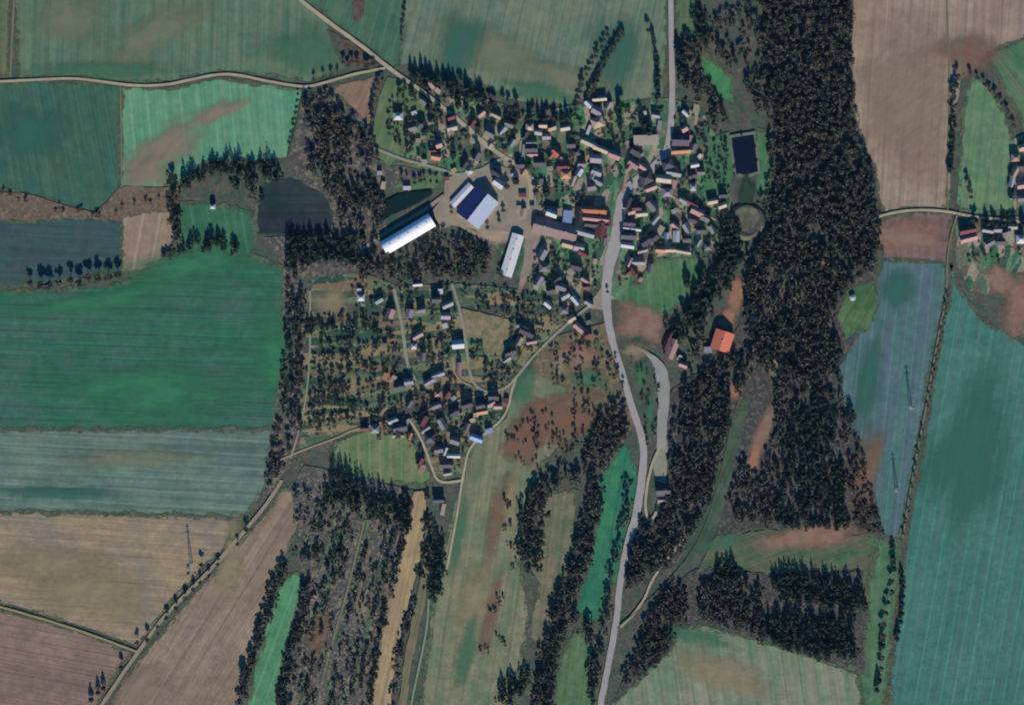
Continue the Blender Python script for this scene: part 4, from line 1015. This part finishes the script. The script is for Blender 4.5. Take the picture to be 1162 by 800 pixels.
row([(1096,80),(1118,98),(1140,125),(1152,150)], 9, 'russet', (5,7), (6,9), 'in the hedge right of the pale green paddock', 'north', 1.5, ['bare','russet'])
row([(1096,200),(1102,230)], 4, 'russet', (5,7), (6,9), 'at the lower left of the pale green paddock', 'north', 2)
for i, x in enumerate((1106,1119,1128,1138,1150,1160)): tree(x, 255-(i == 0)*4, 'conifer' if i % 2 else 'bare', 8, 13, 'big trees in the eastern hamlet')
row([(1076,330),(1068,380),(1058,430),(1050,465)], 13, 'bare', (3.5,5), (3.5,5), 'in the hedge between the two blue-green fields', 'north', .8)
row([(1047,480),(1037,535),(1030,580),(1022,612)], 10, 'bare', (3.5,5), (3.5,5), 'in the hedge further down between the fields', 'north', .8)
row([(1011,615),(1013,640),(1008,680),(1000,720),(996,790)], 14, 'bare', (6,9), (7,11), 'in the tree line left of the huge teal field', 'north', 2, ['bare','russet','conifer'])
row([(1024,650),(1024,690),(1016,730)], 8, 'conifer', (5,7), (7,10), 'beside the huge teal field', 'north', 1)
row([(776,318),(790,330),(800,312),(790,350),(770,358)], 10, 'conifer', (7,10), (11,16), 'right of the green paddock', 'north', 5, ['bare','conifer'])
row([(500,208),(488,204),(468,207),(452,206)], 7, 'evergreen', (4,6), (7,10), 'above the green pond', 'east', 2)
for x, y, d in ((513,240,5),(571,238,7),(565,250,7),(553,258,5),(607,292,4),(689,331,4)): tree(x, y, 'evergreen', d, 6, 'single trees in the farmyard and by the road')
# hand-placed trees in the gardens
G = [(467,108,'evergreen',8),(455,104,'evergreen',7),(487,124,'conifer',9),(497,122,'conifer',8),(462,152,'conifer',9),(482,150,'conifer',9),(462,170,'evergreen',8),(490,146,'bare',8),
 (513,160,'conifer',7),(514,176,'conifer',8),(530,156,'evergreen',8),(540,166,'bare',7),(541,150,'bare',7),(560,141,'conifer',7),(570,160,'bare',8),(585,150,'bare',7),(520,120,'conifer',8),(529,125,'conifer',7),
 (600,188,'conifer',8),(585,206,'conifer',9),(575,212,'bare',8),(608,218,'bare',9),(620,220,'conifer',9),(630,222,'conifer',9),(640,218,'evergreen',8),(612,196,'bare',7),(640,166,'conifer',8),(662,150,'conifer',8),
 (690,160,'conifer',9),(700,165,'bare',7),(668,206,'conifer',8),(686,214,'conifer',9),(690,225,'conifer',8),(775,136,'bare',7),(790,120,'bare',9),(800,130,'bare',9),(806,150,'conifer',7),(808,165,'conifer',8),
 (785,150,'bare',8),(768,226,'evergreen',7),(748,236,'evergreen',7),(765,248,'evergreen',8),(758,280,'bare',6),(730,255,'conifer',8),(725,270,'conifer',8),(740,262,'bare',8),(795,222,'bare',7),
 (812,272,'conifer',9),(820,262,'bare',8),(820,248,'conifer',8),(826,280,'conifer',9),(770,298,'evergreen',4),(722,328,'bare',6),(708,330,'bare',5),(632,304,'conifer',8),(642,298,'bare',7),(640,312,'conifer',8),
 (660,306,'conifer',8),(625,314,'bare',7),(580,322,'conifer',9),(590,326,'conifer',9),(598,334,'bare',8),(612,338,'conifer',8),(608,354,'conifer',7),(600,350,'bare',7),(570,318,'bare',8),(560,312,'bare',9),(550,318,'bare',8),(540,322,'bare',7),
 (530,318,'bare',8),(680,304,'evergreen',6),(676,330,'bare',6),(662,334,'conifer',7),(672,356,'conifer',7),(690,420,'conifer',7),(696,438,'bare',8),(694,454,'bare',9),(703,470,'bare',9),(745,414,'evergreen',7),(740,428,'evergreen',6),(752,442,'evergreen',4),
 (738,448,'evergreen',5),(742,470,'evergreen',6),(744,490,'evergreen',6),(392,322,'conifer',9),(415,322,'conifer',9),(414,346,'conifer',6),(463,343,'conifer',8),(438,350,'conifer',6),(441,370,'bare',8),(490,352,'evergreen',8),(487,335,'bare',8),
 (484,365,'conifer',8),(495,375,'conifer',8),(505,385,'bare',7),(488,395,'bare',8),(476,415,'bare',8),(450,416,'conifer',8),(432,412,'evergreen',7),(455,448,'conifer',8),(444,444,'conifer',8),(470,442,'conifer',8),(481,440,'conifer',7),
 (500,436,'conifer',8),(515,434,'conifer',7),(540,455,'bare',7),(553,452,'conifer',8),(562,448,'conifer',9),(568,452,'evergreen',8),(525,465,'conifer',8),(505,466,'conifer',8),(478,464,'conifer',7),(520,478,'evergreen',8),(512,484,'evergreen',7),
 (528,490,'evergreen',7),(562,474,'evergreen',8),(497,502,'conifer',7),(512,506,'bare',6),(523,510,'bare',6),(520,528,'conifer',7),(530,520,'bare',5),(412,498,'conifer',6),(455,462,'evergreen',7),(470,470,'evergreen',6),(435,476,'evergreen',6),
 (580,416,'bare',6),(566,424,'bare',6),(556,428,'bare',6),(611,372,'conifer',8),(612,395,'bare',5),(543,392,'bare',8),(541,408,'bare',6),(568,372,'bare',6),(484,545,'bare',5),(490,590,'conifer',6),(496,612,'bare',6)]
for x, y, k, d in G:
    if NTREE[0] < 299: tree(x, y, k, d+.5, (7 if k == 'evergreen' else 9.5)+random.uniform(-1, 2.5), 'garden trees')

# ---- woods: masses nobody could count
def inside(px, py, poly):
    c = np.zeros(len(px), bool); n = len(poly); j = n-1
    for i in range(n):
        xi, yi = poly[i]; xj, yj = poly[j]
        if yi != yj: c ^= ((yi > py) != (yj > py)) & (px < (xj-xi)*(py-yi)/(yj-yi)+xi)
        j = i
    return c
def pts_in(poly, sp, jit=.5, keep=1.0, holes=(), clump=1.1):
    xs = [p[0] for p in poly]; ys = [p[1] for p in poly]
    gx, gy = np.meshgrid(np.arange(min(xs), max(xs), sp), np.arange(min(ys), max(ys), sp)); gx = gx.ravel(); gy = gy.ravel()
    gx = gx+RNG.uniform(-jit, jit, len(gx))*sp; gy = gy+RNG.uniform(-jit, jit, len(gy))*sp
    nz = np.array([noise.noise(Vector((x/26, y/26, 3.1)))+.6*noise.noise(Vector((x/9, y/9, 7.7))) for x, y in zip(gx, gy)])
    k = inside(gx, gy, poly) & (RNG.random(len(gx)) < keep*np.clip(.92+clump*nz, 0, 1.15))
    for h in holes: k &= ~inside(gx, gy, h)
    return gx[k], gy[k]
def band(pts, w, sp, keep=1.0):
    """points scattered in a band w pixels wide along a polyline"""
    X, Y = [], []
    for a, b in zip(pts, pts[1:]):
        L = math.hypot(b[0]-a[0], b[1]-a[1]); n = int(L*w/(sp*sp)*keep)+1
        f = RNG.random(n); o = RNG.uniform(-w/2, w/2, n); nx, ny = -(b[1]-a[1])/L, (b[0]-a[0])/L
        X.append(a[0]+(b[0]-a[0])*f+nx*o); Y.append(a[1]+(b[1]-a[1])*f+ny*o)
    return np.concatenate(X), np.concatenate(Y)
LANES = []
for nm_, pts_, w_, m_, lab_ in roads:
    if nm_ in ('lane', 'road'):
        for a_, b_ in zip(pts_, pts_[1:]):
            n_ = max(1, int(math.hypot(b_[0]-a_[0], b_[1]-a_[1])/3))
            LANES += [(a_[0]+(b_[0]-a_[0])*i_/n_, a_[1]+(b_[1]-a_[1])*i_/n_+2, 2.6) for i_ in range(n_)]
def clear(gx, gy, pad=1.5):
    k = np.ones(len(gx), bool)
    for x, y, r in LANES: k &= (gx-x)**2+(gy-y)**2 > (r+2)**2
    gx, gy = gx[k], gy[k]
    if not PLACED: return gx, gy
    P = np.array(PLACED); k = np.ones(len(gx), bool)
    for x, y, r in P: k &= (gx-x)**2+(gy-y)**2 > (r+pad)**2
    return gx[k], gy[k]
NQ = [0]
def wood(name, label, kind, pts, d=(6,8), h=(9,13), nq=75, clearing=False, cat='wood', under=None):
    under = under if under is not None else (0 if name in ('scrub', 'hedge') else 2)
    gx, gy = pts
    if clearing: gx, gy = clear(gx, gy)
    Q, T, TV, TF = [], [], [], []
    for x, y in zip(gx, gy):
        dd = RNG.uniform(*d); hh = RNG.uniform(*h); k = 'conifer' if kind == 'conifer' else 'b'
        q = leafage(RNG, k, dd*S/2, hh, int(nq*1.25), .82*(dd/7)**.8); wx, wy = W(x, y)
        q += np.array([wx, wy, ZT-.3]); Q.append(q); T.append(np.full(len(q), RNG.random()))
        for _ in range(under):
            qb = leafage(RNG, 'b', RNG.uniform(2, 3.4), RNG.uniform(2.2, 4), 16, 1.0)
            qb += np.array([wx+RNG.uniform(-6, 6), wy+RNG.uniform(-6, 6), ZT-.9]); Q.append(qb); T.append(np.full(16, RNG.random()))
        b = len(TV); r = hh*.022
        TV += [(wx-r, wy-r, 0), (wx+r, wy-r, 0), (wx, wy+r*1.2, 0), (wx, wy, hh*.85)]; TF += [(b, b+1, b+3), (b+1, b+2, b+3), (b+2, b, b+3)]
    if not Q: return
    q = np.concatenate(Q); me = quads_mesh(name, q, np.concatenate(T)); NQ[0] += len(q)
    nv = len(me.vertices)
    # trunks go into the same mesh
    import bmesh
    bm = bmesh.new(); bm.from_mesh(me)
    vv = [bm.verts.new(p) for p in TV]
    for f in TF:
        g_ = bm.faces.new([vv[i] for i in f]); g_.material_index = 1
    bm.to_mesh(me); bm.free()
    o = link(name, me, FM[kind]); me.materials.append(M_bark)
    tag(o, label, cat, None, 'stuff'); return o
FA = [(866,-60),(968,-60),(966,60),(968,140),(988,190),(996,235),(992,250),(1000,262),(1000,285),(985,312),(962,325),(945,350),(950,390),(962,398),(948,428),(905,436),(880,424),(850,408),(845,330),(852,290),(872,262),(880,235),(886,180),(874,110),(864,60)]
wood('woodland', 'dense leafless forest on the eastern slope', 'bare', pts_in(FA, 6.6, keep=.95, clump=.9), (6.5,9), (10,15), 75)
wood('conifer_wood', 'dark conifers mixed into the eastern forest', 'conifer', pts_in(FA, 10, keep=.7), (6,8), (12,18), 75)
FB = [(776,432),(800,420),(808,405),(838,402),(850,420),(836,470),(822,520),(812,560),(788,600),(760,640),(712,662),(716,620),(750,585),(760,560),(760,500)]
wood('woodland', 'leafless wood between the service road and the bare soil strip', 'bare', pts_in(FB, 6.8, keep=.95, clump=.7, holes=[[(840,430),(850,436),(824,520),(806,590),(796,590),(812,540),(828,480)]]), (6,8.5), (9,14), 75)
wood('conifer_wood', 'dark conifers beside the southern loop road', 'conifer', pts_in(FB, 12, keep=.6), (6,8), (11,16), 70)
wood('woodland', 'trees around the orange-red-roofed hall', 'bare', pts_in([(790,370),(800,340),(812,310),(830,285),(850,290),(846,320),(850,340),(838,372),(850,405),(836,402),(806,405),(790,420),(778,410),(785,390)], 7.5, keep=.9,
     holes=[[(822,310),(850,312),(838,378),(838,402),(798,402),(798,372),(812,350)]]), (6,8.5), (9,14), 75, True)
FC = [(905,440),(938,436),(948,470),(955,520),(962,560),(968,602),(900,600),(878,590),(876,540),(888,490)]
wood('conifer_wood', 'dark green conifer plantation in the eastern wood', 'conifer', pts_in(FC, 6.4, keep=.95), (6,7.5), (8,11), 75)
wood('woodland', 'leafless trees left of the conifer plantation', 'bare', pts_in([(880,424),(905,436),(888,490),(878,520),(876,600),(832,590),(826,560),(845,520),(854,540),(868,528),(872,490),(880,460)], 7.6, keep=.85), (6,8), (8,12), 70)
wood('russet_scrub', 'russet young trees along the right edge of the eastern wood', 'russet', pts_in([(950,480),(975,498),(990,560),(999,606),(970,602),(962,560),(955,520)], 6.5, keep=.8), (5,7), (4,7), 60)
wood('woodland', 'tall trees on the forest edge facing the blue-green field', 'bare', pts_in([(944,420),(952,425),(958,450),(972,480),(965,486),(950,470),(942,450)], 6.5), (6,8), (8,12), 70)
wood('conifer_wood', 'northern small conifer block', 'conifer', pts_in([(876,655),(905,652),(950,660),(978,658),(981,690),(960,696),(925,684),(880,680)], 5.4, clump=.4), (6,8), (11,15), 75)
wood('conifer_wood', 'southern small conifer block', 'conifer', pts_in([(866,700),(900,692),(935,705),(968,700),(972,745),(930,748),(890,735),(866,722)], 5.8, keep=1, clump=.5), (6,8), (11,15), 75)
wood('woodland', 'leafless trees below the round shrub clump in the southeast', 'bare', pts_in([(796,662),(830,655),(866,660),(866,730),(830,712),(800,705),(792,690)], 5.8, clump=.7), (6,8), (8,12), 70)
wood('conifer_wood', 'round dark clump above the southeastern trees', 'conifer', pts_in([(812,642),(822,634),(834,640),(838,656),(822,660),(812,655)], 6), (6,8), (10,13), 70)
wood('russet_scrub', 'rusty scrub at the head of the valley below the lower houses', 'russet', pts_in([(575,490),(600,465),(640,455),(690,450),(700,460),(672,500),(640,520),(600,535),(580,520)], 6, keep=.3, clump=2.4), (2.5,4.5), (.8,1.6), 36, under=1)
wood('scrub', 'bushes on the grass between the main road and the service road', 'evergreen', pts_in([(716,410),(740,412),(748,432),(746,500),(738,520),(732,490),(722,440)], 6, keep=.45, clump=2), (3,6), (2.5,6), 50)
patch('ground_patch', 728, 425, 12, 22, 0, P_green, 'green grass beside the service road')
patch('ground_patch', 738, 470, 8, 30, 0, P_green, 'green strip between the two roads')
patch('ground_patch', 720, 398, 20, 12, 0, P_tan, 'dry grass at the top of the service road')
wood('russet_scrub', 'rusty scrub along the brook in the valley', 'russet', pts_in([(565,560),(590,560),(585,660),(572,740),(545,740),(560,640)], 7, keep=.25, clump=2.4), (2,4.5), (1,2.5), 35)
wood('woodland', 'brown leafless wood right of the main road in the south', 'bare', pts_in([(702,785),(712,760),(725,725),(735,700),(748,685),(758,665),(778,655),(778,700),(765,728),(745,756),(712,778)], 6, keep=.9, clump=.8), (6,8), (6,10), 65)
wood('russet_scrub', 'rusty scrub on the forest floor in the southeast', 'russet', pts_in([(750,670),(780,650),(778,700),(750,700)], 8), (5,7), (4,7), 55)
wood('woodland', 'trees beside the main road below the loop road', 'bare', pts_in([(725,585),(745,600),(760,610),(735,650),(712,665),(710,640),(720,610)], 7), (6,9), (9,14), 75)
# riverside
RV = [(700,455),(716,486),(706,500),(690,520),(676,545),(650,548),(625,556),(618,600),(612,645),(594,650),(586,625),(592,580),(598,555),(630,540),(660,530),(672,500),(680,475)]
wood('woodland', 'leafless wood along the brook west of the main road', 'bare', pts_in(RV, 6.2, keep=1, clump=.6), (6,9), (9,13), 75)
X, Y = band([(676,550),(672,590),(660,630),(648,665),(634,690),(630,720),(622,750),(618,790),(612,830)], 20, 5.6)
wood('woodland', 'band of brook trees left of the vivid green meadow', 'bare', (X, Y), (6,8.5), (9,13), 75)
X, Y = band([(640,690),(655,705),(668,712),(672,740),(672,790)], 12, 7)
wood('woodland', 'trees at the southern tip of the vivid green meadow', 'bare', (X, Y), (6,8), (9,13), 70)
X, Y = band([(712,545),(711,575),(703,610),(695,640),(689,680),(685,715),(677,755),(669,800)], 6, 5.6, .75)
wood('woodland', 'thin tree belt left of the main road', 'bare', (X, Y), (5,7), (7,11), 65)
X, Y = band([(575,800),(585,770),(600,780)], 26, 8); wood('woodland', 'dark clump at the bottom of the valley meadow', 'conifer', (X, Y), (6,8), (9,13), 70)
# brook through the north
X, Y = band([(790,-40),(792,30),(800,55),(795,20)], 12, 8); wood('woodland', 'brookside trees at the top right of the main road', 'conifer', (X, Y), (6,8), (10,14), 65)
wood('woodland', 'brookside trees north of the rectangular pond', 'bare', pts_in([(812,20),(838,0),(842,-40),(864,-40),(864,60),(874,110),(876,150),(862,140),(848,110),(838,90),(806,60)], 8, keep=.75), (6,8), (8,12), 65)
wood('woodland', 'tree mass between main road and brook', 'bare', pts_in([(768,40),(792,50),(800,88),(826,118),(820,145),(795,140),(786,110),(770,108)], 7.5, keep=.85), (6,9), (9,14), 70, True)
wood('woodland', 'brook trees between pond and forest', 'bare', pts_in([(872,150),(886,180),(880,235),(868,262),(862,232),(876,205)], 7), (6,8), (9,13), 70)
X, Y = band([(826,250),(832,285),(818,315),(800,345),(775,372),(762,380)], 24, 6); wood('woodland', 'brook trees east of the green paddock', 'conifer', (X, Y), (6,8.5), (9,14), 70)
# western copses
wood('woodland', 'leafless copse north of the dark ploughed plot', 'bare', pts_in([(346,108),(380,112),(398,140),(422,150),(428,178),(420,205),(438,232),(430,262),(385,262),(378,226),(352,200),(346,180)], 6.2, keep=.8, clump=1.8), (6,9), (8,13), 75, True)
wood('conifer_wood', 'dark conifers between the copse and the white arched barn', 'conifer', pts_in([(320,270),(380,268),(432,268),(425,290),(400,300),(345,302),(326,296)], 5.8, keep=.95, clump=.8), (6,8.5), (9,14), 75, True)
X, Y = band([(205,205),(240,192),(285,190),(322,196)], 18, 7); wood('conifer_wood', 'dark tree belt south of the bright green field', 'conifer', (X, Y), (6,8), (9,14), 70)
X, Y = band([(192,200),(196,225),(200,255),(206,280)], 12, 7); wood('woodland', 'trees left of the clearing with the white hut', 'bare', (X, Y), (6,8), (8,12), 70)
X, Y = band([(206,280),(240,276),(272,280)], 12, 6.5); wood('conifer_wood', 'dark trees below the clearing with the white hut', 'conifer', (X, Y), (6,8), (8,12), 70)
X, Y = band([(262,205),(290,210),(290,228)], 14, 8); wood('woodland', 'trees right of the clearing with the white hut', 'bare', (X, Y), (6,8), (8,11), 70)
X, Y = band([(180,292),(205,286)], 8, 6.5); wood('woodland', 'bushes on the northwest rim of the deep green meadow', 'bare', (X, Y), (4,6), (4,6), 55)
X, Y = band([(-40,218),(30,224),(75,238),(110,246),(160,232),(205,228)], 10, 7.5, .5); wood('scrub', 'brown scrub on the bank between the western fields', 'russet', (X, Y), (3.5,5.5), (2,4), 45, cat='scrub')
wood('woodland', 'long leafless wood beside the deep green meadow', 'bare', pts_in([(324,300),(346,304),(345,350),(344,400),(345,450),(340,500),(320,530),(303,556),(306,520),(318,470),(322,400),(325,340)], 7, keep=.9,
     holes=[[(349,330),(355,330),(352,480),(342,480)]]), (6,8), (8,12), 72)
wood('woodland', 'leafless belt north of the southwestern settlement', 'bare', pts_in([(430,285),(455,292),(500,262),(520,270),(560,285),(572,318),(520,318),(450,316),(400,314),(400,300)], 6.4, keep=.85, clump=1.3), (6,8), (8,12), 65, True)
X, Y = band([(345,372),(400,372),(430,378)], 14, 8); wood('woodland', 'dark hedge across the allotments', 'conifer', (X, Y), (5,7), (7,10), 60)
for pts_, lab_ in (([(360,392),(400,390),(432,394)], 'hedge row above the tan allotment strip'), ([(350,448),(372,450),(400,446)], 'short hedge row left of the southwestern houses'),
                   ([(350,478),(380,474),(402,478)], 'hedge row at the south end of the allotments'), ([(358,366),(390,362),(420,366),(438,362)], 'hedge row below the olive-tan paddock'),
                   ([(355,408),(385,405),(412,409)], 'dark hedge row in the upper allotments'), ([(352,436),(380,440),(398,436)], 'dark hedge row in the middle allotments'),
                   ([(352,462),(385,458),(420,464)], 'dark hedge row in the lower allotments'), ([(362,422),(420,418),(436,420)], 'thin hedge row beside the yellowish plot')):
    X, Y = band(pts_, 7, 4.6, 1); wood('hedge', lab_, 'bare', (X, Y), (4,6), (4,6.5), 55, cat='hedge')
wood('scrub', 'scrub and fruit trees scattered over the allotments', 'bare', pts_in([(356,385),(440,385),(452,440),(440,470),(400,480),(345,500),(352,440)], 6, keep=.4, clump=2.6), (4,6.5), (3.5,6), 50, True, 'scrub')
# plantation in the southwest
PL = [(332,556),(350,530),(380,520),(400,530),(430,545),(470,560),(462,600),(452,650),(440,700),(430,740),(418,830),(262,830),(268,800),(320,800),(345,690),(348,650),(335,640),(338,600)]
ride = [[(408,590),(420,590),(396,680),(372,775),(360,830),(350,830),(372,720)]]
SC_ = [(mat_verge('strip_grass', (92,112,80), (76,100,74)), 'grassy'), (mat_verge('strip_litter', (124,106,90), (104,92,82)), 'brown'), (mat_verge('strip_pale', (118,120,102), (98,104,92)), 'pale')]
for k in range(-8, 8):
    ln = [(418.7+k*9.5-(y-590)*.215-10*math.sin((y-590)/90)*.4, y) for y in range(566, 850, 14)]
    ln = [p for p in ln if inside(np.array([p[0]]), np.array([p[1]]), PL)[0] and not inside(np.array([p[0]]), np.array([p[1]]), [(268,830),(284,745),(300,690),(316,640),(338,640),(350,660),(346,700),(322,800),(316,830)])[0]]
    if len(ln) > 3: ribbon('forest_strip', ln, 5, SC_[k % 3][0], SC_[k % 3][1]+' strip between two plantation rows', 'ground', 1, jit=1.0)
PX, PY = [], []
for k in range(-9, 8):
    ln = [(414+k*9.5+ (8 if y < 600 else 0)*0 - (y-590)*.215 - 10*math.sin((y-590)/90)*.4, y) for y in range(556, 850, 14)]
    if k in (0,): continue
    X, Y = band(ln, 4.2, 4.0, .5+.3*math.sin(k*2.1)); PX.append(X); PY.append(Y)
PX = np.concatenate(PX); PY = np.concatenate(PY)
_k = inside(PX, PY, PL)
for h_ in [[(268,830),(284,745),(300,690),(316,640),(338,640),(346,660),(342,700),(318,800),(310,830)]]: _k &= ~inside(PX, PY, h_)
_nz = np.array([noise.noise(Vector((x/22, y/22, 1.1))) for x, y in zip(PX, PY)]); _k &= _nz > -.2
X, Y = band([(324,636),(312,670),(300,705),(288,740),(276,790)], 8, 5, 1); wood('woodland', 'dark tree band left of the narrow bright meadow', 'bare', (X, Y), (5,8), (6,9), 60)
X, Y = band([(348,660),(344,700),(330,740),(320,790),(314,840)], 9, 5, 1); wood('woodland', 'dark tree band right of the narrow bright meadow', 'bare', (X, Y), (5,8), (6,10), 60)
wood('woodland', 'leafless plantation in the southwest, planted in near-vertical bands', 'bare', (PX[_k], PY[_k]), (4,6.5), (4.5,7.5), 50, under=1)
wood('conifer_wood', 'tall dark spruces at the north edge of the plantation', 'conifer', pts_in([(368,545),(385,535),(410,552),(440,566),(470,575),(465,600),(430,590),(395,575),(370,570)], 7), (6,8), (15,20), 75)
wood('conifer_wood', 'conifers inside the southwestern plantation', 'conifer', pts_in([(346,615),(400,610),(390,660),(350,650)], 9, keep=.6), (5,7), (8,11), 65)
X, Y = band([(462,565),(458,620),(444,665),(432,710),(424,760),(416,830)], 5, 5.5, .9); wood('woodland', 'dark row left of the long tan strip', 'bare', (X, Y), (4,6), (5,8), 60)
X, Y = band([(488,560),(484,610),(470,680),(458,720),(450,760),(442,830)], 6, 5.5, .9); wood('woodland', 'dark row right of the long tan strip', 'bare', (X, Y), (4,6), (5,8), 60)
wood('conifer_wood', 'dark tree group at the top of the valley meadow strip', 'conifer', pts_in([(490,600),(502,605),(506,640),(500,684),(488,680),(484,650)], 6), (5,7), (9,13), 65)
X, Y = band([(458,92),(485,95),(515,102),(545,112),(556,124)], 12, 6, 1); wood('conifer_wood', 'dark belt of conifers north of the diagonal road', 'conifer', (X, Y), (6,8), (11,16), 70, True)
X, Y = band([(545,120),(575,128),(600,136),(645,138)], 8, 6, .8); wood('conifer_wood', 'dark belt behind the northern gardens', 'conifer', (X, Y), (5,7), (9,13), 65, True)
X, Y = band([(668,128),(672,100),(684,72),(704,38)], 8, 5.5, .8); wood('hedge', 'thick hedge crossing the northern field', 'bare', (X, Y), (4,7), (4,8), 55, cat='hedge')
X, Y = band([(829,158),(856,152),(861,196),(834,200),(829,158)], 3, 4.5, .35); wood('hedge', 'reeds and bushes round the rectangular pond', 'evergreen', (X, Y), (2.5,4), (1.5,3), 40, cat='hedge')
# village greenery too dense to count
for poly, lab in (([(440,110),(540,110),(600,130),(700,125),(752,112),(792,118),(828,160),(828,290),(790,292),(740,292),(700,330),(600,330),(595,300),(610,240),(590,190),(500,195),(450,180),(440,150)], 'bushes and small trees filling the northern gardens'),
                  ([(400,322),(450,320),(520,325),(600,332),(640,336),(655,360),(610,400),(585,440),(572,475),(540,498),(525,540),(500,545),(460,500),(425,495),(430,440),(440,400),(432,380),(400,376)], 'bushes and small trees filling the southwestern gardens'),
                  ([(1086,246),(1170,246),(1170,290),(1100,300)], 'bushes in the eastern hamlet gardens'),
                  ([(622,388),(690,370),(704,415),(715,480),(700,455),(660,470),(625,440)], 'bushes on the wasteland west of the main road')):
    dense = 1.0 if 'filling' in lab else .55
    holes = [[(505,200),(590,190),(612,240),(600,315),(540,262),(500,262),(430,300),(440,262)], [(524,350),(580,363),(574,404),(550,402),(548,384),(530,382)],
             [(684,200),(715,200),(700,350),(680,350)], [(752,100),(770,100),(762,175),(715,215),(705,205),(750,165)]]
    wood('scrub', lab, 'bare', pts_in(poly, 6.4, keep=dense, holes=holes, clump=1.6), (3,7), (2.5,8.5), 55, True, 'scrub')
HZ = bpy.data.materials.new('haze'); HZ.use_nodes = True
_t = HZ.node_tree; _t.nodes.remove(_t.nodes['Principled BSDF'])
_v = _t.nodes.new('ShaderNodeVolumePrincipled'); _v.inputs['Color'].default_value = (.62, .76, 1, 1); _v.inputs['Density'].default_value = HAZE_D
_v.inputs['Anisotropy'].default_value = .3
_t.links.new(_v.outputs[0], _t.nodes['Material Output'].inputs['Volume'])
_vs, _fs = [], []; boxm(_vs, _fs, -7100, 7100, -7100, 7100, -1.5, 3012)
tag(link('haze', mesh('haze', _vs, _fs), HZ), 'thin bluish air over the whole landscape', 'haze', None, 'stuff')
print('trees', NTREE[0], 'buildings', sum(len(l) for l in (N1,N2,N3,N4,CN,SW,EAST,MISC)), 'quads', NQ[0], 'ZT', ZT)

# ================================================================== LIGHT, SKY, CAMERA
sc = bpy.context.scene
w = bpy.data.worlds.new('World'); sc.world = w; w.use_nodes = True
nt = w.node_tree; bg = nt.nodes['Background']
sky = nt.nodes.new('ShaderNodeTexSky'); sky.sky_type = 'NISHITA'; sky.sun_disc = False
sky.sun_elevation = math.radians(SUN_EL); sky.sun_rotation = math.radians(SUN_AZ); sky.air_density = 1.0; sky.dust_density = .1; sky.ozone_density = 6
hs = nt.nodes.new('ShaderNodeHueSaturation'); hs.inputs['Saturation'].default_value = 1.45
nt.links.new(sky.outputs[0], hs.inputs['Color']); nt.links.new(hs.outputs[0], bg.inputs[0]); bg.inputs[1].default_value = .095
sd = bpy.data.lights.new('sun', 'SUN'); sd.energy = 4.8; sd.angle = math.radians(.5); sd.color = (1, .955, .88)
sd.color = (1, .93, .84)
so = bpy.data.objects.new('sun', sd); C.objects.link(so)
az = math.radians(SUN_AZ); el = math.radians(SUN_EL)
dirv = Vector((math.sin(az)*math.cos(el), math.cos(az)*math.cos(el), math.sin(el)))
so.rotation_euler = dirv.to_track_quat('Z', 'Y').to_euler(); so.location = (0, -800, 600)
cd = bpy.data.cameras.new('camera'); cam = bpy.data.objects.new('camera', cd); C.objects.link(cam)
cam.location = (0, 0, 3000); cam.rotation_euler = (0, 0, 0)
cd.sensor_fit = 'HORIZONTAL'; cd.sensor_width = 36; cd.lens = 36*3000/(1162*S); cd.clip_start = 10; cd.clip_end = 12000
sc.camera = cam
sc.render.engine = 'CYCLES'
sc.view_settings.view_transform = 'Standard'; sc.view_settings.look = 'None'; sc.view_settings.gamma = 1; sc.view_settings.exposure = 0
sc.cycles.pixel_filter_type = 'BLACKMAN_HARRIS'; sc.cycles.filter_width = 1.9
sc.cycles.transparent_max_bounces = 24
